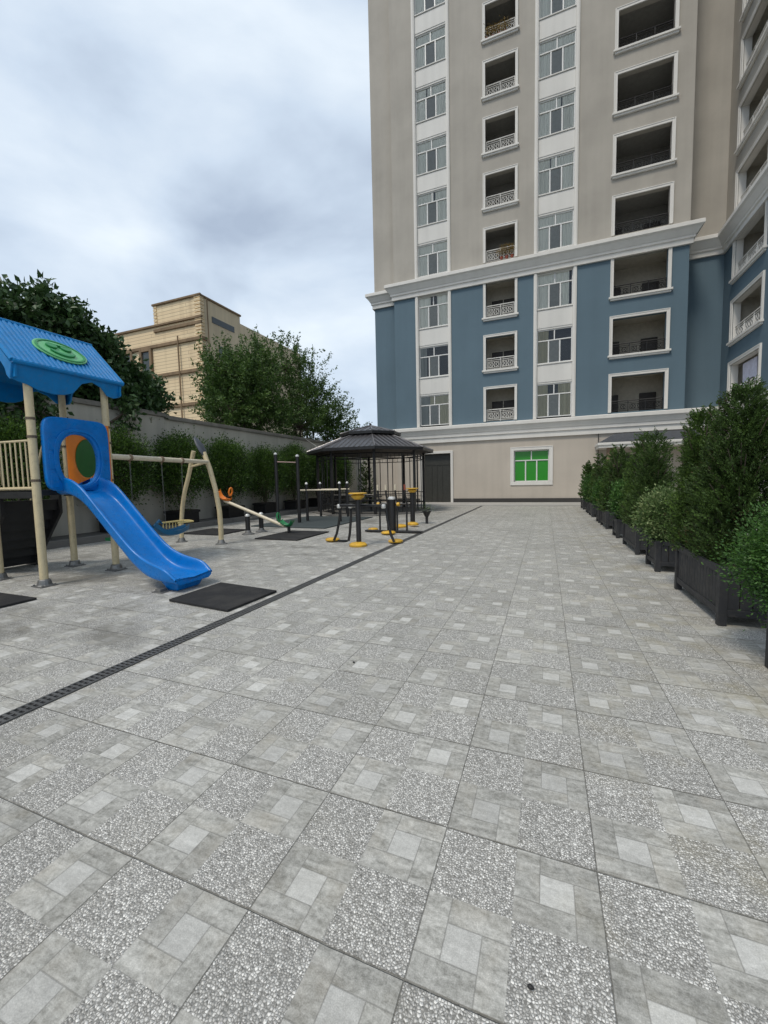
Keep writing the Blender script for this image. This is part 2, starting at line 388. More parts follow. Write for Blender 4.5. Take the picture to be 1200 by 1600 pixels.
def conifer(loc, h, r, seed, mat, n=15000, label='', group=None, z0=.5, leaf=.05):
    """thuja: dense upright sprays over an uneven spindle"""
    rs = np.random.default_rng(seed)
    t = empty('conifer', loc, label, 'conifer', group)
    x0, y0, zb = loc
    ns = n//24
    # several upright leaders of different height make an uneven, flame-like outline
    nl = 6; la = rs.uniform(0, 2*PI, nl); lo_ = r*np.array([0]+[.52]*(nl-1)); lh = np.array([1.]+list(rs.uniform(.62, .93, nl-1))); lr = r*np.array([.80]+list(rs.uniform(.50, .62, nl-1)))
    li = rs.choice(nl, ns, p=[.3]+[.14]*(nl-1)); u = rs.uniform(0, 1, ns)**.95; a = rs.uniform(0, 2*PI, ns)
    prof = np.interp(u, [0, .06, .22, .5, .78, .92, 1], [.84, 1., 1., .86, .60, .36, .06])
    lump = 1+.20*np.sin(3*a+u*11+seed+li)+.14*np.sin(7*a-u*19+seed*2)+rs.normal(0, .13, ns)
    clump = 1+.17*np.sin(a*9+u*26+li*2.1)*np.sin(u*31-a*4+seed)
    rr_ = lr[li]*prof*lump*clump*np.sqrt(rs.uniform(.38, 1.0, ns))
    tap = 1-.55*u
    c = np.stack([x0+lo_[li]*tap*np.cos(la[li])+rr_*np.cos(a), y0+lo_[li]*tap*np.sin(la[li])+rr_*np.sin(a), zb+u*h*lh[li]], 1)
    out = np.stack([np.cos(a)*.75, np.sin(a)*.75, np.full(ns, .75)], 1)+rs.normal(0, .28, (ns, 3))
    out /= np.linalg.norm(out, axis=1)[:, None]
    side = np.cross(out, rs.normal(size=(ns, 3))); side /= np.linalg.norm(side, axis=1)[:, None]
    k = 24; s = np.tile(np.linspace(0, 1, k), ns); I = np.repeat(np.arange(ns), k); sg = np.where(np.arange(ns*k) % 2 == 0, 1, -1)
    ln = (.12 if leaf < .04 else .15)*rs.uniform(.7, 1.4, ns)
    P = c[I]+out[I]*(s*ln[I])[:, None]+rs.normal(0, .008, (ns*k, 3))
    Dv = out[I]*.9+side[I]*(sg*.75*(1.1-s))[:, None]+rs.normal(0, .15, (ns*k, 3))
    leaf_obj('foliage', P, Dv, leaf, leaf*.38, mat, t, rs, .15)
    mb = MB(); mb.tube([(x0, y0, zb-.12), (x0, y0, zb+h*.55)], [.035, .015], 6)
    for i in range(26):
        aa = rs.uniform(0, 2*PI); zz = zb+h*rs.uniform(.05, .75); q = r*.75
        mb.tube([(x0, y0, zz), (x0+math.cos(aa)*q*.6, y0+math.sin(aa)*q*.6, zz+.15), (x0+math.cos(aa)*q, y0+math.sin(aa)*q, zz+.36)], [.010, .007, .003], 4)
    mb.build('trunk', M['bark'], t)
    return t
def shrub(name, loc, rx, ry, rz, seed, mat, n, leaf, label, cat, group=None, z0=.0, stems=9, hang=0.0, wl=.5, lowthin=False):
    rs = np.random.default_rng(seed); t = empty(name, loc, label, cat, group); x0, y0, zb = loc
    nc = n//14; v = rs.normal(size=(nc, 3)); v /= np.linalg.norm(v, axis=1)[:, None]
    rad = rs.uniform(.45, 1, nc)**.5*(1+.10*np.sin(v[:, 0]*6+seed)+.10*np.sin(v[:, 2]*8+seed)+rs.normal(0, .05, nc))
    c = v*rad[:, None]*np.array([rx, ry, rz])+np.array([x0, y0, zb+z0+rz])
    if lowthin:
        keep = rs.uniform(0, 1, nc) < np.interp((c[:, 2]-zb)/(2*rz+z0), [0, .22, .42, 1], [.03, .16, .85, 1]); c = c[keep]; v = v[keep]; nc = len(c)
    I = np.repeat(np.arange(nc), 14); sc = .09*max(rx, ry)/.5
    P = c[I]+rs.normal(0, sc, (nc*14, 3)); D = v[I]+rs.normal(0, .6, (nc*14, 3))+np.array([0, 0, .3-hang])
    leaf_obj('foliage', P, D, leaf, leaf*wl, mat, t, rs)
    mb = MB()
    for i in range(stems):
        a = rs.uniform(0, 2*PI); q = rs.uniform(.3, .85)
        mb.tube([(x0+.03*math.cos(a), y0+.03*math.sin(a), zb-.05), (x0+rx*q*.4*math.cos(a), y0+ry*q*.4*math.sin(a), zb+z0+rz*.6), (x0+rx*q*math.cos(a), y0+ry*q*math.sin(a), zb+z0+rz*rs.uniform(1.1, 1.75))], [.016, .011, .004], 5)
    mb.build('stems', M['bark'], t)
    return t
def big_tree(name, loc, blobs, seed, mat, ntw, per, leaf, label, twig=.8, up=.5, wl=.5, trunk_h=2., tr=.22, spread=.16, gap=0.):
    """blobs: (x,y,z,rx,ry,rz); limbs run to the blobs, twigs leave them and carry the leaves"""
    rs = np.random.default_rng(seed); t = empty(name, loc, label, 'tree')
    x0, y0, zb = loc; mb = MB(); fork = Vector((x0, y0, zb+trunk_h))
    mb.tube([(x0, y0, zb), (x0+.05, y0, zb+trunk_h*.5), tuple(fork)], [tr*1.25, tr, tr*.85], 9)
    PP = []; DD = []
    vols = np.array([b[3]*b[4]*b[5] for b in blobs])**.8; cnt = (vols/vols.sum()*ntw).astype(int)
    for b, m in zip(blobs, cnt):
        bc = Vector(b[:3]); br = np.array(b[3:])
        mid = fork.lerp(bc, .5)+Vector((rs.normal(0, .15), rs.normal(0, .15), -.1))
        mb.tube([tuple(fork), tuple(mid), tuple(bc)], [tr*.5, tr*.3, tr*.15], 6)
        v = rs.normal(size=(m, 3)); v /= np.linalg.norm(v, axis=1)[:, None]
        rad = rs.uniform(.08, 1, m)**.42*(1+rs.normal(0, .10, m))
        ends = np.array(bc)+v*rad[:, None]*br
        for j in range(0, m, max(1, m//26)):
            e = Vector(ends[j]); mb.tube([tuple(bc), tuple(bc.lerp(e, .5)+Vector((0, 0, .1))), tuple(e)], [tr*.14, tr*.08, .008], 4)
        tdir = v*.7+rs.normal(0, .35, (m, 3))+np.array([0, 0, up]); tdir /= np.linalg.norm(tdir, axis=1)[:, None]
        tl = twig*rs.uniform(.5, 1.4, m)
        I = np.repeat(np.arange(m), per); s = rs.uniform(0, 1, m*per)
        P = ends[I]+tdir[I]*(s*tl[I])[:, None]+rs.normal(0, spread, (m*per, 3))*(1-.5*s)[:, None]
        D = tdir[I]*.6+rs.normal(0, .7, (m*per, 3))+np.array([0, 0, -.15]); PP.append(P); DD.append(D)
    mb.build('trunk', M['bark'], t, smooth=True)
    leaf_obj('crown', np.concatenate(PP), np.concatenate(DD), leaf, leaf*wl, mat, t, rs)
    return t

# ================================================================== SETTING
def plane(name, x0, x1, y0, y1, z, mat, kind='structure'):
    me = bpy.data.meshes.new(name); me.from_pydata([(x0,y0,z),(x1,y0,z),(x1,y1,z),(x0,y1,z)], [], [(0,1,2,3)]); me.materials.append(mat)
    o = bpy.data.objects.new(name, me); COL.objects.link(o); tag(o, kind=kind); return o
plane('ground', -600, 600, -600, 600, -.02, M['ground'])
plane('paving', -11.4, 9.6, -9, 25.15, 0, M['paving'])
mb = MB(); mb.box(-8.0+.0, 9.2, 22.75, 25.12, -.01, .085); mb.build('sidewalk', M['sidewalk'], bevel=.012)['kind'] = 'structure'
mb = MB(); mb.box(-10.9, -8.0, 23.5, 25.7, -.01, .08); mb.build('sidewalk', M['sidewalk'])['kind'] = 'structure'
# raised planting strip along the boundary wall
mb = MB(); mb.box(-12.99, -11.55, -8, 26.9, -.01, .14); mb.build('planting_strip', M['kerb'])['kind'] = 'structure'
mb = MB()
y = -8.
while y < 26.8:
    mb.box(-11.55, -11.40, y+.006, min(y+1.0, 26.9)-.006, -.01, .19); y += 1.0
tag(mb.build('kerb', M['kerb'], bevel=.015), kind='structure')

# drain
mb = MB(); t = empty('drain_channel', (-3.0, 8, 0), 'narrow black slotted drain line running straight through the grey paving', 'drain')
mb.box(-3.065, -2.935, -4, 22.74, .001, .004); mb.build('channel', M['pot'], t)
mb = MB(); mb.box(-3.065, -3.052, -4, 22.74, .004, .012); mb.box(-2.948, -2.935, -4, 22.74, .004, .012); mb.box(-3.006, -2.994, -4, 22.74, .004, .0115)
y = -4.
while y < 22.7: mb.box(-3.052, -2.948, y, y+.02, .004, .011); y += .043
mb.build('grate', paint('worn_grate', (.10, .10, .098), .5, .2, .3), t)

# ================================================================== APARTMENT BUILDING
YF = 25.1; XW = 9.25
bld = empty('apartment_building', (-1, YF, 0), 'tall beige and blue apartment block with white cornices and many loggias', 'building')
def MF(u, w, v): return (u, YF+w, v)          # main facade mapping: u=X, w=inward, v=Z
def MWg(u, w, v): return (XW+w, u, v)         # wing facade mapping: u=Y
def walls(mb, Mp, u0, u1, v0, v1, holes, th=.25):
    us = sorted({u0, u1, *[h[0] for h in holes], *[h[1] for h in holes]}); vs = sorted({v0, v1, *[h[2] for h in holes], *[h[3] for h in holes]})
    us = [u for u in us if u0 <= u <= u1]; vs = [v for v in vs if v0 <= v <= v1]
    for i in range(len(us)-1):
        for j in range(len(vs)-1):
            cu = (us[i]+us[i+1])/2; cv = (vs[j]+vs[j+1])/2
            if any(h[0] < cu < h[1] and h[2] < cv < h[3] for h in holes): continue
            mb.quad(Mp(us[i],0,vs[j]), Mp(us[i+1],0,vs[j]), Mp(us[i+1],0,vs[j+1]), Mp(us[i],0,vs[j+1]))
    for a, b, c, d in holes:
        c = max(c, v0); d = min(d, v1)
        mb.quad(Mp(a,0,c), Mp(a,th,c), Mp(a,th,d), Mp(a,0,d)); mb.quad(Mp(b,0,c), Mp(b,0,d), Mp(b,th,d), Mp(b,th,c))
        mb.quad(Mp(a,0,c), Mp(b,0,c), Mp(b,th,c), Mp(a,th,c)); mb.quad(Mp(a,0,d), Mp(a,th,d), Mp(b,th,d), Mp(b,0,d))
sill_b = [5.08, 8.17, 11.28]                  # blue storeys
sill_u = [14.50, 17.58, 20.66, 23.74, 26.82, 29.9, 32.98]  # beige storeys
TOP = 37.2
A0, A1, C0, C1 = -7.50, -5.18, -.33, 1.94     # full-height white strips
BU0, BU1, DU0, DU1 = -3.06, -1.38, 3.76, 6.25
def mono(v0, v1): return [(A0, A1, v0, v1), (C0, C1, v0, v1)]
hb = [(A0, A1, 4.9, 13.4), (C0, C1, 4.9, 13.4)]; hu = [(A0, A1, 14.1, TOP), (C0, C1, 14.1, TOP)]
BH = 1.95
for s in sill_b:
    tp = s+BH if s < 11 else 13.42
    hb += [(BU0, BU1, s, tp), (DU0, DU1, s, tp)]
for s in sill_u: hu += [(BU0, BU1, s, s+1.86), (DU0, DU1, s, s+1.88)]
WW0, WW1 = 22.5, 25.62
whb = [(WW0, WW1, s+.12, (s+2.05 if s < 11 else 13.42)) for s in sill_b] + [(16.5, 19.6, s+.12, (s+2.05 if s < 11 else 13.42)) for s in sill_b]
whu = [(WW0, WW1, s+.05, s+2.0) for s in sill_u] + [(16.5, 19.6, s+.05, s+2.0) for s in sill_u]
# blue walls
mb = MB(); walls(mb, MF, -8.95, 7.17, 4.6, 13.8, hb); mb.quad((-10.6,25.75,4.6),(-8.95,25.75,4.6),(-8.95,25.75,13.8),(-10.6,25.75,13.8))
mb.quad((-8.95,25.1,4.6),(-8.95,25.75,4.6),(-8.95,25.75,13.8),(-8.95,25.1,13.8)); mb.quad((-10.6,25.75,4.6),(-10.6,40,4.6),(-10.6,40,13.8),(-10.6,25.75,13.8))
mb.quad((7.17,25.1,4.6),(7.17,27,4.6),(7.17,27,13.8),(7.17,25.1,13.8)); mb.quad((7.17,27,4.6),(9.25,27,4.6),(9.25,27,13.8),(7.17,27,13.8))
walls(mb, MWg, 9, 27, 4.6, 13.8, whb, .32)
mb.build('blue_wall', M['blue'], bld)
# beige walls
mb = MB(); walls(mb, MF, -8.95, 7.17, 13.8, TOP, hu); mb.quad((-10.6,25.75,13.8),(-8.95,25.75,13.8),(-8.95,25.75,TOP),(-10.6,25.75,TOP))
mb.quad((-8.95,25.1,13.8),(-8.95,25.75,13.8),(-8.95,25.75,TOP),(-8.95,25.1,TOP)); mb.quad((-10.6,25.75,13.8),(-10.6,40,13.8),(-10.6,40,TOP),(-10.6,25.75,TOP))
mb.quad((7.17,25.1,13.8),(7.17,27,13.8),(7.17,27,TOP),(7.17,25.1,TOP)); mb.quad((7.17,27,13.8),(9.25,27,13.8),(9.25,27,TOP),(7.17,27,TOP))
walls(mb, MWg, 9, 27, 13.8, TOP, whu, .32)
mb.build('upper_wall', M['beige'], bld)
# ground floor
mb = MB(); gh = [(-7.2, -5.3, .08, 3.25), (-1.41, .58, 1.33, 3.22), (3.95, 6.0, .08, 2.75)]
walls(mb, MF, -8.95, 9.25, .0, 4.6, gh, .3); mb.quad((-10.6,25.75,0),(-8.95,25.75,0),(-8.95,25.75,4.6),(-10.6,25.75,4.6)); mb.quad((-8.95,25.1,0),(-8.95,25.75,0),(-8.95,25.75,4.6),(-8.95,25.1,4.6))
mb.quad((-10.6,25.75,0),(-10.6,40,0),(-10.6,40,4.6),(-10.6,25.75,4.6)); mb.build('ground_floor_wall', M['base_beige'], bld)
mb = MB()
z = .1
while z < 4.1:                                # banded white stone at the foot of the wing
    mb.box(9.20, 9.40, 9, 25.05, z, z+.27); z += .31
mb.box(9.27, 9.45, 9, 25.05, 0, 4.6); mb.build('banded_wall', M['banded'], bld)
mb = MB(); mb.box(-5.13, 3.9, 25.03, 25.12, .0, .33); mb.box(6.05, 9.2, 25.03, 25.12, 0, .33); mb.box(-8.95, -7.36, 25.03, 25.12, 0, .33)
mb.build('plinth', M['plinth'], bld, bevel=.01)
for nm_, q_ in (('terrace_slab', (7.1, 9.4, 25.12, 27, 4.6, 4.95)), ('roof', (-10.55, 9.25, 25.9, 40, TOP-.3, TOP)), ('roof', (9.3, 22, 9, 40, TOP-.3, TOP)), ('parapet', (-10.7, 7.3, 25.0, 25.4, TOP, TOP+.8)), ('parapet', (9.15, 9.5, 9, 27, TOP, TOP+.8))):
    mb = MB(); mb.box(*q_); mb.build(nm_, M['white'], bld)

def sweep(path, prof):
    """mitred moulding: path in plan (outward side on the right), prof = (outset, z)"""
    P = [Vector(p) for p in path]; mb = MB(); ring = []
    for i, p in enumerate(P):
        n = []
        if i > 0: d = (P[i]-P[i-1]).normalized(); n.append(Vector((d.y, -d.x)))
        if i < len(P)-1: d = (P[i+1]-P[i]).normalized(); n.append(Vector((d.y, -d.x)))
        if len(n) == 2:
            m = (n[0]+n[1]); m = m/(m.length_squared)*2
        else: m = n[0]
        ring.append([(p.x+m.x*o, p.y+m.y*o, z) for o, z in prof])
    b = 0; k = len(prof); vs = [v for r_ in ring for v in r_]; fs = []
    for i in range(len(ring)-1):
        for j in range(k-1): fs.append((i*k+j, (i+1)*k+j, (i+1)*k+j+1, i*k+j+1))
    fs.append(tuple(range(k))[::-1]); fs.append(tuple((len(ring)-1)*k+j for j in range(k)))
    mb.quadmesh(vs, fs); return mb
up = [(-.02,13.30),(.13,13.30),(.13,13.52),(.20,13.56),(.20,13.66),(.24,13.70),(.30,13.80),(.40,13.95),(.50,14.03),(.50,14.20),(.46,14.23),(-.02,14.30)]
sweep([(-10.6,38),(-10.6,25.75),(-8.95,25.75),(-8.95,25.1),(7.17,25.1),(7.17,27),(9.25,27),(9.25,9)], up).build('upper_cornice', M['white'], bld)
lp = [(-.02,3.95),(.12,3.95),(.12,4.22),(.19,4.26),(.19,4.42),(.23,4.46),(.27,4.55),(.34,4.68),(.42,4.76),(.42,4.93),(.38,4.96),(-.02,5.02)]
sweep([(-10.6,38),(-10.6,25.75),(-8.95,25.75),(-8.95,25.1),(9.25,25.1),(9.25,9)], lp).build('lower_cornice', M['white'], bld)

def pilaster(mb, Mp, u0, u1, v0, v1): mb.box(u0, u1, -.07, .10, v0, v1, Mp); mb.box(u0+.05, u1-.05, -.095, -.07, v0, v1, Mp)
mb = MB()
for a, b in ((A0, A1), (C0, C1)):
    for u in (a, b-.19): pilaster(mb, MF, u, u+.19, 5.02, 13.30); pilaster(mb, MF, u, u+.19, 14.25, TOP)
mb.build('pilaster', M['white'], bld, bevel=.01)

def window(u0, u1, v0, v1, kind, Mp=MF, inset=.12, panes=M['glass'], cur=None):
    f = MB(); d0, d1 = inset, inset+.07; fw = .055
    f.box(u0, u1, d0, d1, v0, v0+fw, Mp); f.box(u0, u1, d0, d1, v1-fw, v1, Mp); f.box(u0, u0+fw, d0, d1, v0+fw, v1-fw, Mp); f.box(u1-fw, u1, d0, d1, v0+fw, v1-fw, Mp)
    vt = v0+(v1-v0)*.68; um = (u0+u1)/2; w = u1-u0
    f.box(u0+fw, u1-fw, d0-.005, d1-.005, vt-.03, vt+.03, Mp); f.box(um-.03, um+.03, d0+.003, d1, vt+.03, v1-fw, Mp)
    a, b = u0+w*.335, u0+w*.655
    f.box(a-.035, a+.035, d0+.003, d1, v0+fw, vt-.03, Mp); f.box(b-.035, b+.035, d0+.003, d1, v0+fw, vt-.03, Mp)
    fo = f.build('window', M['upvc'], bld, bevel=.006, seg=1)
    g = MB(); g.quad(Mp(u0,d0+.045,v0), Mp(u1,d0+.045,v0), Mp(u1,d0+.045,v1), Mp(u0,d0+.045,v1)); g.build('pane', panes, fo)
    if panes is not M['glass']: return fo
    s = MB(); s.box(a+.035, b-.035, d0+.05, d0+.055, v0+fw, vt-.03, Mp); s.build('insect_screen', M['screen'], fo)
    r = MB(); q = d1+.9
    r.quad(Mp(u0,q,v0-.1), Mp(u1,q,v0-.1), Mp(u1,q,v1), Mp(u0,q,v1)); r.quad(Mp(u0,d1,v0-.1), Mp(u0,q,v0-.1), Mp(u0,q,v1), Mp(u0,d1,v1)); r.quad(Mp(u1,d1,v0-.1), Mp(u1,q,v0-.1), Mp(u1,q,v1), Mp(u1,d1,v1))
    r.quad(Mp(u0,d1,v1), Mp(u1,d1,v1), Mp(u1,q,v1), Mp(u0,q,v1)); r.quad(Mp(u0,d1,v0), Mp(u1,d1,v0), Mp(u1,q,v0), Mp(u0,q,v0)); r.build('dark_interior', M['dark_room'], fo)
    if kind:
        for (ca, cb, cm) in kind:
            c = MB(); n = 26; U = [u0+(u1-u0)*(ca+(cb-ca)*i/n) for i in range(n+1)]
            for i in range(n):
                wa = -.005+.012*math.sin(i*1.9+ca*7); wb = -.005+.012*math.sin((i+1)*1.9+ca*7)
                c.quad(Mp(U[i],d1+wa,v0+.02), Mp(U[i+1],d1+wb,v0+.02), Mp(U[i+1],d1+wb,v1-.03), Mp(U[i],d1+wa,v1-.03))
            c.build('curtain', cm, fo, smooth=True)
    return fo
w_, b_, g_ = M['curtain_w'], M['curtain_b'], M['curtain_g']
kA = {0:[(0,.34,g_),(.34,1,b_)], 1:[(.0,.25,g_)], 2:[(0,.4,w_),(.62,1,w_)], 3:[(0,1,w_)], 4:[(0,.55,w_),(.6,1,w_)], 5:[(0,1,w_)], 6:[(0,.34,w_),(.37,1,w_)], 7:[(0,1,w_)], 8:[(0,1,w_)], 9:[(0,1,w_)]}
kC = {0:[(0,.32,b_),(.62,1,b_)], 1:[(0,.33,b_)], 2:[(.02,.9,w_)], 3:[(0,1,w_)], 4:[(0,.33,w_),(.36,1,w_)], 5:[(0,.62,w_),(.66,1,w_)], 6:[(0,1,w_)], 7:[(0,1,w_)], 8:[(0,1,w_)], 9:[(0,1,w_)]}
allsill = sill_b+sill_u
def tops(i): return (allsill[i]+1.95) if i < 2 else (13.28 if i == 2 else allsill[i]+1.95)
for cn, (a, b, kk) in enumerate(((A0, A1, kA), (C0, C1, kC))):
    u0, u1 = a+.19, b-.19
    for i, s in enumerate(allsill): window(u0, u1, s+.03, tops(i), kk[i])
    for i, s in enumerate(allsill):
        sp = MB(); vb = tops(i)
        ve = allsill[i+1]+.03 if i+1 < len(allsill) else TOP
        if i == 2: vb, ve = 13.27, allsill[3]+.03
        sp.box(u0, u1, .07, .24, vb, ve, MF)
        sp.box(u0, u1, -.0, .07, ve-.07, ve-.005, MF)
        if i != 2:
            sp.box(u0+.0, u1-.0, .045, .07, vb+.10, ve-.09, MF)
        sp.build('spandrel_panel', M['spandrel'], bld, bevel=.008, seg=1)
# surrounds and sills of the loggias, and the rooms behind
def surround(mb, Mp, u0, u1, v0, v1, fw=.15, top=True, sill=True, out=.06):
    e = v1+fw if top else v1
    mb.box(u0-fw, u0, -out, .02, v0, e, Mp); mb.box(u1, u1+fw, -out, .02, v0, e, Mp)
    mb.box(u0-fw, u0-fw+.045, -out-.02, -out, v0, e, Mp); mb.box(u1+fw-.045, u1+fw, -out-.02, -out, v0, e, Mp)
    if top: mb.box(u0, u1, -out, .02, v1, v1+fw, Mp); mb.box(u0-fw+.045, u1+fw-.045, -out-.02, -out, v1+fw-.045, v1+fw, Mp)
    if sill:
        mb.box(u0-fw-.07, u1+fw+.07, -.16, .02, v0-.10, v0+.0, Mp); mb.box(u0-fw, u1+fw, -.10, .02, v0-.19, v0-.10, Mp)
def room(Mp, u0, u1, v0, v1, depth, mat, par, extra, floor_drop=.05):
    r = MB(); q0 = .25 if Mp is MF else .32
    e = extra; a, b = u0-e, u1+e; c, d = v0-floor_drop, v1+.25
    r.quad(Mp(a,depth,c), Mp(b,depth,c), Mp(b,depth,d), Mp(a,depth,d)); r.quad(Mp(a,q0,c), Mp(a,depth,c), Mp(a,depth,d), Mp(a,q0,d)); r.quad(Mp(b,q0,c), Mp(b,depth,c), Mp(b,depth,d), Mp(b,q0,d))
    r.quad(Mp(a,q0,d), Mp(b,q0,d), Mp(b,depth,d), Mp(a,depth,d)); r.quad(Mp(a,q0,c), Mp(b,q0,c), Mp(b,depth,c), Mp(a,depth,c))
    r.quad(Mp(a,q0,v1), Mp(b,q0,v1), Mp(b,q0,d), Mp(a,q0,d))
    return r.build('loggia_room', mat, par)
def railing(Mp, u0, u1, v0, h, npan, mat, par, w=.12, scroll=True, r=.017):
    m = MB(); P = lambda u, v: Mp(u, w, v)
    m.tube([P(u0,v0+h), P(u1,v0+h)], r*1.7, 6); m.tube([P(u0,v0+h-.11), P(u1,v0+h-.11)], r, 5); m.tube([P(u0,v0+.09), P(u1,v0+.09)], r, 5)
    pw = (u1-u0)/npan
    for k in range(npan+1): m.tube([P(u0+k*pw+(r if k == 0 else -r if k == npan else 0), v0), P(u0+k*pw+(r if k == 0 else -r if k == npan else 0), v0+h)], r*1.4, 5)
    for k in range(npan):
        a = u0+k*pw+.08; b = u0+(k+1)*pw-.08; lo = v0+.17; hi = v0+h-.19; um = (a+b)/2; vm = (lo+hi)/2
        m.tube([P(a,lo), P(b,lo), P(b,hi), P(a,hi), P(a,lo)], r*.8, 4, False)
        q = min((hi-lo)/2, (b-a)/4)*.92
        for cu in ((a+um)/2, (b+um)/2):
            m.tube([P(cu+q*math.cos(t_), vm+q*math.sin(t_)) for t_ in np.linspace(0, 2*PI, 11)], r*.7, 4, False)
            m.tube([P(cu-q,lo), P(cu,vm), P(cu+q,hi)], r*.6, 4, False); m.tube([P(cu+q,lo), P(cu,vm), P(cu-q,hi)], r*.6, 4, False)
        for cu in np.linspace(a, b, 6)[1:-1]: m.tube([P(cu,lo), P(cu,hi)], r*.55, 4, False)
    return m.build('railing', mat, par, smooth=True)
for i, s in enumerate(allsill):
    blue = i < 3; tp = (s+BH if i < 2 else 13.30) if blue else s+1.86
    has_sill = i not in (0, 3)
    m = MB(); surround(m, MF, BU0, BU1, s, tp, .15, top=(i != 2), sill=has_sill); so = m.build('loggia_surround', M['white'], bld, bevel=.012)
    room(MF, BU0, BU1, s, tp, 1.55, M['room'] if blue else M['room_shaded'], so, .25)
    dr = MB()                                   # window in the back wall
    dr.box(BU0+.15, BU1-.02, 1.49, 1.54, s+.5, tp-.45, MF); dd = dr.build('loggia_window', M['door_dark'], so)
    dr = MB()
    for u in (BU0+.15, (BU0+BU1)/2+.05, BU1-.04): dr.box(u-.02, u+.03, 1.46, 1.49, s+.5, tp-.45, MF)
    dr.box(BU0+.15, BU1-.02, 1.455, 1.485, tp-.5, tp-.45, MF)
    if i == 0: dr.box(BU0+.15, BU1-.02, 1.455, 1.485, s+.95, s+1.0, MF)
    dr.build('window_bars', M['room'], dd)
    railing(MF, BU0+.02, BU1-.02, s, .72, 2, M['white'], so)
    tp = (s+BH if i < 2 else 13.30) if blue else s+1.88
    m = MB(); surround(m, MF, DU0, DU1, s, tp, .16, top=(i != 2), sill=has_sill); so = m.build('loggia_surround', M['white'], bld, bevel=.012)
    room(MF, DU0, DU1, s, tp, 2.1, M['room'] if blue else M['room_shaded'], so, .35)
    for (a, b) in ((DU0+.0, DU0+.62), (DU1-.78, DU1+.05)):
        dr = MB(); dr.box(a, b, 1.98, 2.08, s-.03, s+1.28, MF); dr.build('inner_door', M['door_dark'], so, bevel=.01)
    railing(MF, DU0+.02, DU1-.02, s, .62, 3, M['iron'], so)
    for (wa, wb) in ((WW0, WW1), (16.5, 19.6)):
        v0 = s+.12 if blue else s+.05; tp = (s+2.05 if i < 2 else 13.30) if blue else s+2.0
        m = MB(); surround(m, MWg, wa, wb, v0, tp, .16, top=(i != 2), sill=has_sill); m.box(wa, wa+.012, .021, .318, v0, tp, MWg); m.box(wb-.012, wb, .021, .318, v0, tp, MWg); m.box(wa+.013, wb-.013, .021, .318, tp-.012, tp-.001, MWg); so = m.build('loggia_surround', M['white'], bld, bevel=.012)
        room(MWg, wa, wb, v0, tp, 1.9, M['room'], so, .2)
        dr = MB(); dr.box(wa+.5, wb-.9, 1.78, 1.88, v0, v0+1.7, MWg); dr.build('inner_door', M['door_dark'], so)
        railing(MWg, wa+.02, wb-.02, v0, .74, 3, M['white'], so)
# ground floor gate, green window, entrance canopy
m = MB(); m.box(-7.36, -7.2, 25.02, 25.14, .08, 3.42); m.box(-5.3, -5.14, 25.02, 25.14, .08, 3.42); m.box(-7.2, -5.3, 25.02, 25.14, 3.25, 3.42); m.build('gate_surround', M['white'], bld, bevel=.015)
m = MB(); m.box(-7.2, -5.3, 25.30, 25.36, .08, 3.25); go = m.build('metal_gate', M['gate'], bld)
m = MB(); m.box(-7.2, -5.3, 25.27, 25.298, 2.52, 2.58)
for u in (-7.17, -6.6, -6.25, -5.9, -5.35): m.box(u-.02, u+.02, 25.275, 25.298, .1, 2.52)
m.build('gate_frame', M['gate'], go)
m = MB(); surround(m, MF, -1.41, .58, 1.33, 3.22, .21, True, False, .05); m.box(-1.62, .79, -.05, .02, 1.12, 1.33, MF); m.build('window_surround', M['white'], bld, bevel=.015)
window(-1.41, .58, 1.33, 3.22, None, panes=M['green_film'], inset=.16)
cn_ = MB(); cn_.prism([(3.02,23.55),(7.6,23.55),(7.6,25.09),(3.02,25.09)], lambda a,b: (a,b,3.06), lambda a,b: (a,b,3.20))
cn_.box(2.97, 7.65, 23.49, 25.09, 3.20, 3.33); co = cn_.build('canopy', M['white'], bld, bevel=.015)
cn_ = MB(); cn_.quadmesh([(3.0,23.52,3.335),(7.62,23.52,3.335),(7.62,25.09,3.335),(3.0,25.09,3.335),(3.95,24.95,3.90),(7.62,24.95,3.90),(7.62,25.09,3.90),(3.95,25.09,3.90)], [(0,1,5,4),(0,4,7,3),(4,5,6,7)])
cn_.build('canopy_roof', M['slate'], co)
m = MB(); m.box(3.45, 3.80, 23.75, 24.05, .085, 3.06); m.build('canopy_pier', M['brick_pier'], co); m = MB(); m.box(7.0, 7.35, 23.75, 24.05, .085, 3.06); m.build('canopy_pier', M['brick_pier'], co)
m = MB(); m.box(3.95, 6.0, 25.30, 25.36, .08, 2.75); m.build('entrance_door', M['door_dark'], bld)
m = MB(); m.tube([(3.15,25.03,.1),(3.15,25.03,3.95)], .02, 6); m.build('downpipe', M['iron'], bld)

# things on the loggias
def balcony_plants(loc, n, spread, label, mat, Mp_along='x', pot=M['terracotta'], h=.45):
    t = empty('potted_plants', loc, label, 'potted plants'); x, y, z = loc; rs = np.random.default_rng(int(abs(x*10)+z)); PP = []
    m = MB()
    for k in range(n):
        o = (k-(n-1)/2)*spread; px, py = (x+o, y) if Mp_along == 'x' else (x, y+o)
        m.lathe((px, py, z), [(.07,0),(.10,.16),(.11,.17),(.09,.165)], 9)
        c = rs.normal(0, 1, (260, 3))*np.array([.13, .10, .15])+np.array([px, py, z+.15+h*.6]); PP.append(c)
    m.build('pot', pot, t); P = np.concatenate(PP); leaf_obj('foliage', P, rs.normal(size=P.shape)+np.array([0,0,.4]), .10, .035, mat, t, rs)
balcony_plants((-1.85, 25.22, 14.55), 3, .3, 'ochre potted plant behind the white railing just above the upper cornice', M['ochre_leaf'], h=.6)
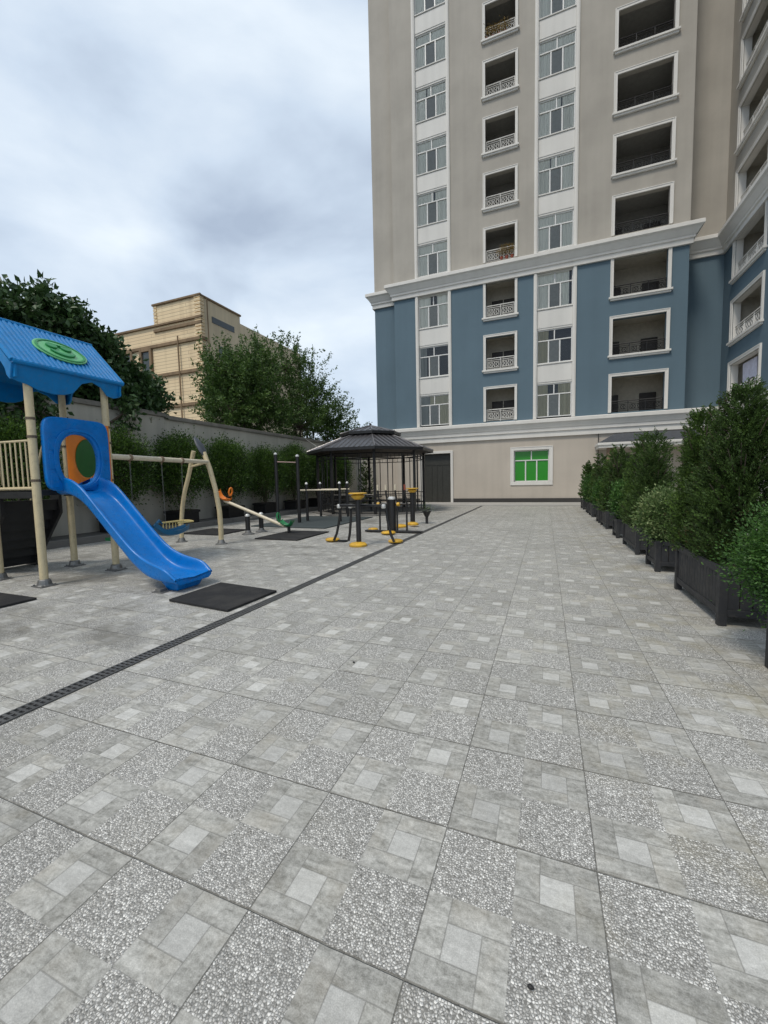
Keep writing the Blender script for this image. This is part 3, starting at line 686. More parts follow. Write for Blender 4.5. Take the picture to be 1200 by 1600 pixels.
balcony_plants((-2.45, 25.22, 26.87), 4, .35, 'row of potted flowers on the highest small loggia in view', M['ochre_leaf'], h=.5)
balcony_plants((9.75, 24.2, 20.72), 6, .4, 'dense dark plants filling a loggia high on the right wing', M['hedge_leaf'], 'y', h=1.2)
t = empty('laundry', (9.6, 23.9, 6.9), 'white laundry hanging on a line in the lowest loggia of the right wing', 'laundry')
m = MB(); m.tube([(9.55,25.5,7.02),(9.55,22.6,6.98)], .006, 4); m.build('washing_line', M['cable'], t)
for k in range(6):
    m = MB(); y0 = 25.05-k*.40; h = [1.05,1.0,.85,1.05,.9,.8][k]; n = 8
    for i in range(n):
        ya, yb = y0-.36*i/n, y0-.36*(i+1)/n; xa, xb = 9.55+.03*math.sin(i*1.7+k), 9.55+.03*math.sin((i+1)*1.7+k)
        m.quad((xa,ya,7.0), (xb,yb,7.0), (xb+.02,yb,7.0-h), (xa+.02,ya,7.0-h))
    m.build('hanging_cloth', M['cloth'] if k != 4 else M['cloth2'], t, smooth=True)

# ================================================================== BOUNDARY WALL
bw = empty('boundary_wall', (-13.1, 8, 0), 'long grey rendered boundary wall behind the playground plants', 'wall')
m = MB(); m.box(-13.25, -13.0, -9, 10.4, 0, 4.14); m.box(-13.25, -12.985, 10.4, 27.2, 0, 4.06); m.box(-13.25, -10.6, 27.2, 27.45, 0, 4.06); m.build('wall', M['wall'], bw)
m = MB(); m.box(-13.33, -12.92, -9, 10.42, 4.14, 4.24); m.box(-13.33, -12.91, 10.42, 27.2, 4.06, 4.16); m.box(-13.29, -12.96, -9, 10.42, 4.24, 4.30); m.box(-13.29, -12.95, 10.42, 27.2, 4.16, 4.22)
m.build('coping', M['coping'], bw, bevel=.01)
m = MB(); m.tube([(-12.95,20.1,4.15),(-12.0,19.6,3.7),(-11.2,19.0,3.25)], .012, 5); tag(m.build('cable', M['cable'], origin=(-12.95,20.1,4.15)), 'thin pale cable sagging from the boundary wall to the pavilion roof', 'cable')

# ================================================================== FAR SANDSTONE HOUSE
fb = empty('sandstone_house', (-32, 30, 0), 'sand coloured stone house rising behind the boundary wall', 'house')
m = MB()
def house_face(mb):
    mb.quad((-39.2,28,0),(-28.3,28,0),(-28.3,28,16.5),(-39.2,28,16.5)); mb.quad((-33.95,28,16.5),(-28.3,28,16.5),(-28.3,28,18.4),(-33.95,28,18.4))
    mb.quad((-39.2,28,0),(-39.2,44,0),(-39.2,44,16.5),(-39.2,28,16.5)); mb.quad((-33.95,28,16.5),(-33.95,33,16.5),(-33.95,33,18.4),(-33.95,28,18.4))
    mb.quad((-39.2,28,16.5),(-33.95,28,16.5),(-33.95,44,16.5),(-39.2,44,16.5)); mb.quad((-33.95,28,18.4),(-28.3,28,18.4),(-28.3,33.1,18.4),(-33.95,33.1,18.4))
house_face(m); m.build('stone_wall', M['limestone'], fb)
m = MB(); m.quad((-28.3,28,0),(-28.3,44,0),(-28.3,44,17.65),(-28.3,28,17.65)); m.quad((-28.3,28,17.65),(-28.3,33.1,17.65),(-28.3,33.1,18.4),(-28.3,28,18.4))
m.quad((-28.3,33.1,17.65),(-33.95,33.1,17.65),(-33.95,33.1,18.4),(-28.3,33.1,18.4)); m.quad((-28.3,33.1,17.65),(-28.3,44,17.65),(-33.95,44,17.65),(-33.95,33.1,17.65)); m.build('side_wall', M['limestone_plain'], fb)
m = MB()
for z, x0, pr, h in ((18.35,-34.1,.16,.18),(15.95,-34.05,.14,.28),(16.45,-39.4,.18,.20),(15.25-.1,-39.25,.14,0.0)):
    if h: m.box(x0, -28.2+ (pr-.1) if z > 17 or x0 < -34.5 else -28.2, 28-pr, 28.02, z, z+h)
m.box(-39.3, -28.15, 27.84, 28.02, 14.0, 14.28) if False else None
for z in (14.55, 11.95-.15, 8.85): m.box(-39.3, -28.12, 27.82, 28.02, z, z+.30); m.box(-28.32, -28.12, 28.02, 28.5, z, z+.30)
m.box(-28.32, -28.18, 28.0, 33.2, 18.32, 18.5); m.build('string_course', M['cornice_stone'], fb, bevel=.03)
m = MB()
z = 8.
while z < 18.3:
    m.box(-28.95, -28.22, 27.90, 28.35, z, z+.24); z += .31
m.build('quoin', M['limestone'], fb, bevel=.02); m = MB()
z = 16.6
while z < 18.3: m.box(-34.0, -33.6, 27.92, 28.02, z, z+.24); z += .31
m.build('quoin', M['limestone'], fb, bevel=.02)
for (a, b, c, d) in ((-35.75,-34.75,12.35,14.35),(-38.3,-37.3,12.35,14.35),(-35.75,-34.75,9.3,11.2)):
    m = MB(); m.box(a-.3, a, 27.78, 28.02, c-.2, d+.3); m.box(b, b+.3, 27.78, 28.02, c-.2, d+.3); m.box(a, b, 27.78, 28.02, d, d+.3); m.box(a-.4, b+.4, 27.72, 28.02, c-.35, c-.2)
    wo = m.build('window_surround', M['cornice_stone'], fb, bevel=.03); m = MB(); m.box(a, b, 27.92, 28.01, c-.2, d); m.build('window_pane', M['far_glass'], wo)
for q_ in ((29.3,32.2,16.45,17.0),(30,31.4,13.4,14.6)): m = MB(); m.box(-28.31, -28.26, *q_); m.build('strip_window', M['far_glass'], fb)
m = MB(); m.tube([(-31.0,27.8,15.2),(-31.0,27.8,4)], .07, 6); m.tube([(-28.1,28.6,18.3),(-28.1,28.6,4)], .05, 6); m.build('drainpipe', M['cornice_stone'], fb)

# ================================================================== TREES
big_tree('broadleaf_tree', (-14.8, 6.8, 0), [(-14.4,7.5,6.75,1.1,.9,.85),(-14.6,5.9,6.3,1.3,1.2,.85),(-14.3,8.7,5.95,1.0,.95,.75),(-14.2,10.0,5.15,.8,.75,.75),(-14.2,8.4,5.2,1.1,1.4,.9),(-14.4,5.8,5.2,1.3,1.5,.9),(-13.6,10.0,4.75,.6,.7,.45),(-12.8,5.9,3.6,.3,.6,.4),(-12.7,8.6,4.0,.25,.3,.28),(-13.4,4.4,4.2,.7,1.0,.7),(-14.6,4.2,6.2,1.2,1.3,.9)],
         11, M['fig_leaf'], 2300, 18, .22, 'dark broad-leaved tree spilling over the boundary wall behind the play tower', twig=.42, up=.05, wl=.62, spread=.20)
big_tree('spreading_tree', (-15.6, 17.5, 0), [(-15.6,17.6,6.4,1.7,1.6,1.5),(-15.3,16.4,5.6,1.2,.9,.9),(-15.8,18.6,7.4,1.5,1.4,1.3),(-15.9,17.0,7.6,.9,.8,.9),(-15.3,15.9,4.6,.9,.6,.5),(-15.2,18.9,5.2,1.7,1.5,.9),(-15.6,19.7,8.4,.7,.8,1.0)],
         12, M['tree_leaf'], 880, 40, .17, 'green tree with upswept branches behind the wall in front of the sandstone house', twig=1.35, up=.7, wl=.46, spread=.08)
big_tree('spreading_tree', (-15.8, 24.5, 0), [(-15.6,23.4,6.9,1.9,1.8,2.0),(-15.5,25.6,6.4,1.9,1.9,1.8),(-15.8,22.6,9.2,1.1,1.3,1.5),(-15.9,25.2,8.8,1.2,1.4,1.3),(-15.1,27.5,5.9,1.5,1.6,1.5),(-14.9,22.5,5.2,1.5,1.8,.9),(-15.2,28.9,5.0,1.5,1.6,1.1)],
         13, M['tree_leaf'], 740, 40, .175, 'looser green tree behind the wall, nearest the left edge of the apartment block', twig=1.35, up=.55, wl=.46, spread=.085)

# ================================================================== HEDGE PLANTS IN BLACK TUBS ALONG THE WALL
hy = [3.0, 5.2, 7.9, 10.3, 12.8, 15.2, 17.7, 20.1, 22.6]
hlab = ['tall bushy plant in a black tub, behind the tower and nearest the camera', 'tall bushy plant behind the blue arch of the slide', 'tall bushy plant behind the cream swing beam', 'tall bushy plant behind the end frame of the swing', 'tall bushy plant behind the orange seat of the seesaw',
        'tall bushy plant just left of the high pull-up bar', 'tall bushy plant between the pull-up bar and the pavilion', 'tall bushy plant seen through the left side of the pavilion', 'tall bushy plant seen through the pavilion, farthest along the wall']
protoH = []
for q in range(3):
    s = shrub('wall_shrub', (-12.25, hy[q], .62), .78, .90, 1.30, 40+q, M['hedge_leaf'], 26000, .080, hlab[q], 'shrub', 'tall shrubs in tubs along the boundary wall', z0=.12, stems=16, lowthin=True)
    protoH.append(s)
for q in range(3, 9):
    copy_tree(protoH[q % 3], loc=(-12.25, hy[q], .62), rz=q*1.7, sc=(1, 1, [1.0,1.03,.97,1.05,.98,1.0][q-3]), label=hlab[q])
plabel = ['black tub under the wall shrub nearest the camera', 'black tub under the shrub behind the slide arch', 'black tub under the shrub behind the swing beam', 'black tub under the shrub behind the swing end frame', 'black tub under the shrub behind the orange seesaw seat',
          'black tub under the shrub left of the pull-up bar', 'black tub under the shrub just past the pull-up bar', 'black tub under the shrub at the left of the pavilion', 'black tub under the farthest shrub along the wall']
def mk_tub(loc, label):
    x, y, z = loc; t = empty('plant_tub', loc, label, 'plant tub', 'black tubs along the boundary wall')
    m = MB(); m.box(x-.36, x+.36, y-.45, y+.45, z, z+.46); m.box(x-.40, x+.40, y-.49, y+.49, z+.40, z+.49); m.build('tub', M['pot'], t, bevel=.015)
    m = MB(); m.box(x-.35, x+.35, y-.44, y+.44, z+.48, z+.50); m.build('soil', M['soil'], t); return t
tub0 = mk_tub((-12.25, hy[0], .14), plabel[0])
for q in range(1, 9): copy_tree(tub0, loc=(-12.25, hy[q], .14), label=plabel[q])

# ================================================================== PLANTERS ON THE RIGHT
X0 = 2.05
def planter(y0, y1, h, label):
    t = empty('planter', (X0+.33, (y0+y1)/2, 0), label, 'planter', 'charcoal planters in a row on the right'); w = .68; x0, x1 = X0, X0+w; p = .075
    for (px, py) in ((x0, y0), (x1-p, y0), (x0, y1-p), (x1-p, y1-p)):
        m = MB(); m.box(px, px+p, py, py+p, 0, h); m.build('corner_post', M['planter'], t, bevel=.005)
    m = MB()
    for (a, b) in ((h-.075, h-.005), (.10, .17)):
        m.box(x0+.008, x0+.045, y0+p, y1-p, a, b); m.box(x1-.045, x1-.008, y0+p, y1-p, a, b); m.box(x0+p, x1-p, y0+.008, y0+.045, a, b); m.box(x0+p, x1-p, y1-.045, y1-.008, a, b)
    m.build('rail', M['planter'], t, bevel=.004)
    m = MB(); n = max(3, int(round((y1-y0-2*p)/.095))); s = (y1-y0-2*p)/n
    for i in range(n):
        for xx in (x0+.022, x1-.042): m.box(xx, xx+.02, y0+p+i*s+.004, y0+p+(i+1)*s-.004, .17, h-.075)
    n = 5; s = (w-2*p)/n
    for i in range(n):
        for yy in (y0+.022, y1-.042): m.box(x0+p+i*s+.004, x0+p+(i+1)*s-.004, yy, yy+.02, .17, h-.075)
    m.build('slat_panel', M['planter'], t, bevel=.003, seg=1)
    m = MB(); m.box(x0+.046, x1-.046, y0+.046, y1-.046, .12, h-.07); m.build('soil', M['soil'], t)
    return t
pl = [(2.3,2.99,.50,'small planter at the right edge of the picture, nearest the camera'),(3.95,5.49,.61,'largest long slatted planter in front, second from the camera'),(6.53,7.23,.50,'small square planter under the pale variegated shrub'),(8.09,9.55,.55,'long slatted planter just behind the variegated shrub'),
      (10.46,11.1,.47,'small square planter, fifth from the camera'),(12.37,13.65,.52,'long slatted planter, sixth from the camera'),(14.2,14.85,.46,'small square planter, seventh from the camera'),(16.3,17.5,.50,'long slatted planter, eighth from the camera'),(18.2,18.86,.46,'small square planter, ninth from the camera'),(20.3,21.6,.50,'farthest long planter, next to the sidewalk step')]
for a in pl: planter(*a)
xc = X0+.36; gt_ = 'conifers in the right-hand planters'
cf = [(4.56,1.92,.43,1,'tallest dark conifer, in the near end of the big slatted planter',80000,.034),(5.50,1.80,.30,2,'conifer in the far end of the big slatted planter',60000,.035),(8.40,1.84,.40,3,'conifer behind the variegated shrub, near end of its planter',30000,.042),(9.25,1.96,.38,4,'conifer in the far end of the planter behind the variegated shrub',22000,.046),
      (12.72,1.95,.38,5,'conifer in the near end of the sixth planter',10000,.065),(13.4,1.85,.36,6,'conifer in the far end of the sixth planter',9000,.065),(16.55,1.9,.38,7,'conifer in the near end of the eighth planter',8000,.07),(17.3,1.8,.36,8,'conifer in the far end of the eighth planter',8000,.07),(20.6,1.75,.45,9,'conifer in the near end of the farthest planter',7000,.08),(21.3,1.65,.42,10,'conifer at the far end of the row beside the sidewalk',7000,.08)]
for (y, h, r, sd, lb, n, lf) in cf: conifer((xc-(.09 if 5 < y < 6 else 0), y, .53 if y < 6 else .46), h, r, sd, G_th[sd % 2], n, lb, gt_, leaf=lf)
shrub('round_shrub', (2.40, 3.06, .46), .47, .42, .41, 21, M['glossy_leaf'], 42000, .030, 'rounded bright green shrub at the right edge of the picture', 'shrub', z0=-.02, stems=10)
shrub('variegated_shrub', (xc-.10, 6.87, .44), .44, .44, .42, 22, M['varieg'], 9000, .055, 'pale variegated shrub in the small square planter', 'shrub', z0=.0, stems=12)
for i, (y, lb) in enumerate(((10.78, 'rounded green shrub in the fifth planter'), (14.52, 'rounded green shrub in the seventh planter'), (18.52, 'rounded green shrub in the ninth planter'))):
    shrub('round_shrub', (xc, y, .42), .44, .42, .50+.06*i, 23+i, M['glossy_leaf'], 6000, .07, lb, 'shrub', z0=0, stems=7)

# ================================================================== PLAY TOWER
pt = empty('play_tower', (-7.7, 3.5, 0), 'play tower with ribbed blue roof, cream posts and blue slide', 'play tower')
PXY = [(-7.03,2.87),(-7.08,4.08),(-8.34,4.12),(-8.37,2.93)]
for (x, y) in PXY:
    m = MB(); m.tube([(x,y,.09),(x,y,3.42)], .058, 16, True); po = m.build('post', M['cream'], pt, smooth=True)
    m = MB(); m.lathe((x,y,0), [(.115,.0),(.115,.018),(.10,.03),(.085,.10),(.066,.115),(.066,.10)], 14); m.box(x-.14, x+.14, y-.12, y+.12, .0, .014)
    for sx in (-.11, .11):
        for sy in (-.09, .09): m.lathe((x+sx,y+sy,.014), [(.014,0),(.014,.02),(.006,.024)], 6)
    m.build('post_foot', M['steel'], po)
    m = MB()
    for z in (2.62, 2.34, 1.66): m = MB(); m.lathe((x,y,z), [(.060,0),(.066,.003),(.066,.036),(.060,.04)], 14); m.build('clamp', M['clamp'], po)
m = MB(); m.box(-8.32,-7.08,2.95,4.06,1.44,1.53); m.box(-8.4,-7.0,2.86,2.94,1.40,1.50) ; m.box(-8.4,-7.0,4.06,4.14,1.40,1.50); m.build('platform', M['black_metal'], pt, bevel=.008)
# barrier on the near side, and on the far side
for yy, nm in ((2.90, 'barrier_rail'),):
    m = MB(); m.tube([(-8.32,yy,2.33),(-7.08,yy,2.31)], .019, 8); m.tube([(-8.32,yy,1.56),(-7.08,yy,1.56)], .026, 8)
    for k in range(9): x = -8.22+k*.135; m.tube([(x,yy,1.57),(x,yy,2.32)], .0125, 7)
    m.build(nm, M['cream'], pt, smooth=True)
for yy in (3.08, 3.92):
    m = MB(); m.tube([(-8.36,yy,1.62),(-8.40,yy,2.2),(-8.42,yy,2.46),(-8.50,yy,2.54),(-8.62,yy,2.50),(-8.75,yy,2.30),(-9.15,yy,1.45),(-9.42,yy,.9),(-9.45,yy,.75),(-9.36,yy,.70)], .018, 8)
    m.build('handrail', M['cream'], pt, smooth=True)
m = MB()
for yy in (3.02, 3.94): m.prism([(-8.36,1.50),(-8.36,1.08),(-9.30,.0),(-9.62,.0),(-9.62,.14),(-8.52,1.50)], lambda a,b,yy=yy: (a,yy,b), lambda a,b,yy=yy: (a,yy+.05,b))
for k in range(7):
    f = k/7; x = -8.42-f*1.08; z = 1.30-f*1.28; m.box(x-.22, x+.02, 3.07, 3.94, z, z+.04); m.box(x-.02, x+.0, 3.07, 3.94, z-.16, z)
m.build('stairs', M['black_metal'], pt)
# arched panel at the slide and orange panel at the back
def loop(cx, cz, rx, rz, p, n=40): 
    out = []
    for k in range(n):
        a = 2*PI*(k+.5)/n; c, s = math.cos(a), math.sin(a); out.append((cx+rx*math.copysign(abs(c)**(2/p), c), cz+rz*math.copysign(abs(s)**(2/p), s)))
    return out
m = MB(); XA = -6.98
o1 = loop(3.465,2.10,.515,.60,7); i1 = loop(3.465,2.02,.305,.42,2.3); i2 = loop(3.465,2.02,.285,.40,2.3)
m.ring_plate(o1, i1, lambda a,b: (XA,a,b), lambda a,b: (XA+.09,a,b))
ob = m.build('arch_panel', M['plastic_blue'], pt, bevel=.022, smooth=True, seg=3)
m = MB(); m.ring_plate(loop(3.465,2.03,.40,.50,2.5), loop(3.465,2.03,.345,.45,2.4), lambda a,b: (XA+.09,a,b), lambda a,b: (XA+.112,a,b))
for (a, b, c, d) in ((3.0,3.12,1.56,1.80),(3.0,3.12,1.86,2.10),(3.0,3.12,2.16,2.36),(3.81,3.93,1.70,1.95),(3.81,3.93,2.02,2.28)): m.box(XA+.09, XA+.102, a, b, c, d)
m.build('moulded_relief', M['plastic_blue'], ob, bevel=.008)
m = MB(); m.ring_plate(loop(-7.70,2.12,.56,.58,7), loop(-7.70,2.10,.33,.36,2), lambda a,b: (a,4.08,b), lambda a,b: (a,4.13,b)); op = m.build('back_panel', M['orange'], pt, bevel=.012)
m = MB(); m.prism(loop(-7.70,2.10,.34,.37,2), lambda a,b: (a,4.095,b), lambda a,b: (a,4.115,b)); m.build('round_insert', M['dark_green'], op)
m = MB(); m.box(-7.05,-7.0,3.95,4.07,1.56,2.66); m.build('side_edge', M['orange'], pt, bevel=.01)
m = MB(); m.lathe((-7.6,4.6,.42),[(.07,0),(.09,.03),(.09,.2),(.07,.23)],12); m.box(-7.66,-7.54,4.3,4.6,.50,.56); m.build('play_knob', M['plastic_green'], pt, smooth=True)
# slide
st = [(-7.10,1.50,.275,.21),(-6.95,1.50,.275,.22),(-6.80,1.485,.275,.225),(-6.62,1.43,.275,.22),(-6.45,1.34,.275,.21),(-6.28,1.20,.275,.20),(-6.05,.98,.275,.20),(-5.8,.75,.275,.20),(-5.5,.47,.275,.205),(-5.3,.32,.28,.21),(-5.12,.235,.29,.215),(-4.95,.20,.305,.20),(-4.8,.19,.32,.185),(-4.68,.18,.33,.16),(-4.58,.175,.325,.10),(-4.50,.17,.31,.035)]
SY = 3.475
def sect(x, zb, hw, wh):
    # outer shell up, over the rim, down the inside, across the bed, and mirrored
    L = [(-hw+.04,-.055),(-hw-.015,-.02),(-hw-.03,.04),(-hw-.035,wh-.03),(-hw-.045,wh-.008),(-hw-.03,wh+.012),(-hw+.0,wh+.012),(-hw+.015,wh-.01),(-hw+.03,.06),(-hw+.06,.015),(-hw+.10,0)]
    pts = L+[(-a,b) for a, b in reversed(L)]
    return [(x, SY+a, zb+b) for a, b in pts]
m = MB(); rings = [sect(*s) for s in st]; k = len(rings[0]); vs = [v for r_ in rings for v in r_]; fs = []
for i in range(len(rings)-1):
    for j in range(k): fs.append((i*k+j, i*k+(j+1)%k, (i+1)*k+(j+1)%k, (i+1)*k+j))
fs.append(tuple(range(k))); fs.append(tuple((len(rings)-1)*k+j for j in range(k))[::-1]); m.quadmesh(vs, fs)
so = m.build('slide', M['plastic_blue'], pt, smooth=True); sb = so.modifiers.new('s', 'SUBSURF'); sb.levels = 1; sb.render_levels = 1
m = MB(); m.quadmesh([(-4.92,3.22,.17),(-4.55,3.22,.15),(-4.55,3.74,.15),(-4.92,3.74,.17),(-4.84,3.28,.0),(-4.63,3.28,.0),(-4.63,3.68,.0),(-4.84,3.68,.0)], [(0,1,2,3),(4,7,6,5),(0,4,5,1),(1,5,6,2),(2,6,7,3),(3,7,4,0)])
m.build('slide_foot', M['plastic_blue'], so, bevel=.02)
m = MB(); m.box(-4.95,-4.75,3.10,3.26,.0,.012); m.box(-4.9,-4.8,3.12,3.24,.012,.05); m.build('anchor_plate', M['steel'], so, bevel=.004)
# roof
ry0, ry1 = 2.60, 4.28; EX_, EZ = -6.84, 3.43; RX, RZ = -7.66, 4.22
n = 22; step = (ry1-ry0)/n
for sgn in (1, -1):
    m = MB(); ex = RX+(EX_-RX)*sgn; d = Vector((ex-RX, 0, EZ-RZ)).normalized(); nr = Vector((-d.z*sgn, 0, abs(d.x)))
    prof = []
    for i in range(n):
        y = ry0+i*step; prof += [(y+.0,.0),(y+step*.14,.018),(y+step*.50,.018),(y+step*.64,.0)]
    prof.append((ry1, .0)); vs = []
    for (y, o) in prof:
        for tt in (0, .5, 1):
            p = Vector((RX,y,RZ)).lerp(Vector((ex,y,EZ)), tt)+nr*(o+.02); vs.append(tuple(p))
    fs = []
    for i in range(len(prof)-1):
        for j in range(2): fs.append((i*3+j,i*3+j+1,(i+1)*3+j+1,(i+1)*3+j))
    m.quadmesh(vs, fs)
    vs = []
    for y in (ry0, ry1):
        for tt in (0, 1): vs.append(tuple(Vector((RX,y,RZ-.05)).lerp(Vector((ex-.03*sgn,y,EZ-.04)), tt)))
    m.quadmesh(vs, [(0,1,3,2)])
    q_ = m.build('roof_slope', M['plastic_roof'], pt); ro = q_ if sgn == 1 else ro
m = MB(); m.tube([(RX,ry0-.02,RZ+.015),(RX,ry1+.02,RZ+.015)], .04, 8)
for y in (ry0, ry1):
    for sgn in (1, -1): m.tube([(RX,y,RZ+.01),(RX+(EX_-RX)*sgn,y,EZ+.01)], .032, 8)
for sgn in (1, -1): ex = RX+(EX_-RX)*sgn; m.tube([(ex,ry0,EZ+.0),(ex,ry1,EZ+.0)], .036, 8)
m.build('roof_edge', M['plastic_roof'], ro, smooth=True)
m = MB()
prof = [(ry0,3.43),(ry1,3.43),(ry1,3.20),(ry1-.12,3.16),(ry1-.24,3.18),(ry1-.36,3.30),(ry1-.52,3.36),(ry1-.68,3.30),(ry1-.80,3.13),(ry1-.92,3.08),(ry1-1.06,3.06),(ry0+.38,3.08),(ry0+.22,3.14),(ry0+.1,3.16),(ry0,3.20)]
for sgn in (1, -1):
    m = MB(); ex = RX+(EX_-.02-RX)*sgn; m.prism(prof, lambda a,b,ex=ex,sgn=sgn: (ex-sgn*(3.43-b)*.28,a,b), lambda a,b,ex=ex,sgn=sgn: (ex-sgn*(3.43-b)*.28-sgn*.03,a,b)); m.build('valance', M['plastic_roof'], ro, bevel=.012)
m = MB(); w2 = RX-(-8.48); 
gp = [(-.80,.0),(-.80,-.22),(-.66,-.24)]+[(-.60*math.cos(t_),-.22+.42*math.sin(t_)) for t_ in np.linspace(.1, PI-.1, 12)]+[(.66,-.24),(.80,-.22),(.80,.0),(.0,.76)]
for y in (ry0+.03, ry1-.06): m = MB(); m.prism([(RX+a, EZ+b) for a, b in gp], lambda a,b,y=y: (a,y,b), lambda a,b,y=y: (a,y+.03,b)); m.build('gable', M['plastic_roof'], ro)
# green smiling face on the roof slope
d = (Vector((EX_,0,EZ))-Vector((RX,0,RZ))).normalized(); nr = Vector((-d.z,0,d.x)); oc = Vector((RX,3.48,RZ))+d*.60+nr*.035
def E2(a, b, o=0): return tuple(oc+Vector((0,1,0))*a-d*b+nr*o)
m = MB(); m.prism([(.40*math.cos(t_),.30*math.sin(t_)) for t_ in np.linspace(0, 2*PI, 37)[:-1]], lambda a,b: E2(a,b,0), lambda a,b: E2(a,b,.028)); eo = m.build('smiley_disc', M['emblem'], ro, bevel=.012)
m = MB(); m.ring_plate([(.37*math.cos(t_),.275*math.sin(t_)) for t_ in np.linspace(0, 2*PI, 37)[:-1]], [(.33*math.cos(t_),.24*math.sin(t_)) for t_ in np.linspace(0, 2*PI, 37)[:-1]], lambda a,b: E2(a,b,.028), lambda a,b: E2(a,b,.040))
for cx in (-.12, .10): m.prism([(cx+.085*math.cos(t_),.07+.065*math.sin(t_)) for t_ in np.linspace(0, 2*PI, 17)[:-1]], lambda a,b: E2(a,b,.028), lambda a,b: E2(a,b,.060))
m.prism([(-.16,.10),(.15,.10),(.15,.12),(-.16,.12)], lambda a,b: E2(a,b,.028), lambda a,b: E2(a,b,.062))
sm = [(.20*math.cos(t_),-.02+.15*math.sin(t_)) for t_ in np.linspace(PI*1.08, PI*1.92, 12)]+[(.17*math.cos(t_),-.02+.085*math.sin(t_)) for t_ in np.linspace(PI*1.92, PI*1.08, 12)]
m.prism(sm, lambda a,b: E2(a,b,.028), lambda a,b: E2(a,b,.058)); m.build('smiley_face', M['emblem_dark'], eo, bevel=.006)

# ================================================================== SWING
sw = empty('swing_frame', (-7.7, 7.2, 0), 'cream swing with a bowed two-legged end frame joined to the tower', 'swing')
Bs = Vector((-7.12,4.14,2.12)); Be = Vector((-7.82,7.2,2.15))
m = MB(); m.tube([tuple(Bs), tuple(Be)], .052, 14); m.build('top_beam', M['beam_cream'], sw, smooth=True)
m = MB(); m.tube([(-7.50,7.2,.07),(-7.49,7.2,.45),(-7.51,7.2,.90),(-7.60,7.2,1.43),(-7.76,7.2,1.98),(-7.93,7.2,2.40)], .062, 14); m.build('leg', M['cream'], sw, smooth=True)
m = MB(); m.tube([(-8.93,7.24,.07),(-8.91,7.24,.5),(-8.84,7.24,.95),(-8.72,7.24,1.38),(-8.52,7.24,1.87),(-8.32,7.24,2.46)], .055, 14); m.build('leg', M['cream'], sw, smooth=True)
m = MB(); m.tube([(-7.9,7.2,2.33),(-7.95,7.2,2.42),(-8.06,7.2,2.60),(-8.17,7.2,2.76),(-8.22,7.2,2.82)], [.075,.115,.125,.08,.02], 12, squash=.45); m.build('leaf_cap', paint('grey_cap', (.05,.06,.075), .5, .1), sw, smooth=True)
m = MB(); m.tube([(-7.82,7.2,2.15),(-8.45,7.24,2.05)], .03, 8); m.build('cross_tie', M['cream'], sw, smooth=True)
for (x, y) in ((-7.50,7.2),(-8.93,7.24)):
    m = MB(); m.lathe((x,y,0), [(.15,.0),(.15,.015),(.10,.03),(.075,.10),(.065,.12)], 14); m.build('foot', M['steel'], sw, smooth=True)
for tt in (.15, .44, .66, .80)[:3]:
    p = Bs.lerp(Be, tt); dd = (Be-Bs).normalized(); m = MB(); m.tube([tuple(p-dd*.03), tuple(p+dd*.03)], .066, 12); m.tube([tuple(p-Vector((0,0,.05))), tuple(p-Vector((0,0,.11)))], .014, 6); m.build('clamp', M['brick_pier'], sw)
def chain(a, b):
    m = MB(); a = Vector(a); b = Vector(b); n = int((a-b).length/.045)
    for i in range(n):
        p = a.lerp(b, (i+.5)/n); o = Vector((.008,0,0)) if i % 2 else Vector((0,.008,0))
        m.tube([tuple(p-o-Vector((0,0,.024))), tuple(p-o+Vector((0,0,.024)))], .003, 4); m.tube([tuple(p+o-Vector((0,0,.024))), tuple(p+o+Vector((0,0,.024)))], .003, 4)
    m.build('chain', M['steel'], sw)
p1 = Bs.lerp(Be, .44); p2 = Bs.lerp(Be, .66); p0 = Bs.lerp(Be, .15)
chain(p1-Vector((0,0,.1)), (p1.x,5.50,.62)); chain(p2-Vector((0,0,.1)), (p2.x,6.12,.62)); chain(p0-Vector((0,0,.1)), (p0.x,p0.y,.55))
sx = p2.x
m = MB(); ns = 13; ring = []
for i in range(ns):
    f = i/(ns-1); y = 5.30+f*.92; w = .17*math.sin(PI*min(max(f*.86+.10, 0), 1))**.6+.02; zl = .50-.09*math.sin(PI*f)+(.13*(1-f/.2) if f < .2 else 0)
    ring.append([(sx-w,y,zl+.13),(sx-w*.85,y,zl+.03),(sx-w*.3,y,zl),(sx+w*.3,y,zl),(sx+w*.85,y,zl+.03),(sx+w,y,zl+.13),(sx+w*.86,y,zl+.13),(sx+w*.7,y,zl+.05),(sx,y,zl+.03),(sx-w*.7,y,zl+.05),(sx-w*.86,y,zl+.13)])
k = 11; vs = [v for r_ in ring for v in r_]; fs = [(i*k+j,i*k+(j+1)%k,(i+1)*k+(j+1)%k,(i+1)*k+j) for i in range(ns-1) for j in range(k)]+[tuple(range(k)), tuple((ns-1)*k+j for j in range(k))[::-1]]
m.quadmesh(vs, fs); m.tube([(sx-.05,5.36,.66),(sx-.05,5.50,.78),(sx-.05,5.58,.70)], [.03,.035,.015], 8); se = m.build('boat_seat', paint('teal_plastic', (.01,.13,.27), .35, .1), sw, smooth=True)
m = MB()
for k_ in range(7): yy = 5.70+k_*.085; m.tube([(sx-.17,yy,.56),(sx-.17,yy,.70)], .012, 6)
m.tube([(sx-.17,5.68,.71),(sx-.17,6.24,.71)], .022, 8); m.tube([(sx+.17,5.80,.70),(sx+.17,6.24,.70)], .018, 8); m.tube([(sx-.17,6.24,.71),(sx,6.28,.71),(sx+.17,6.24,.70)], .022, 8); m.build('seat_guard', paint('pale_yellow_plastic', (.70,.55,.22), .4, .1), se, smooth=True)

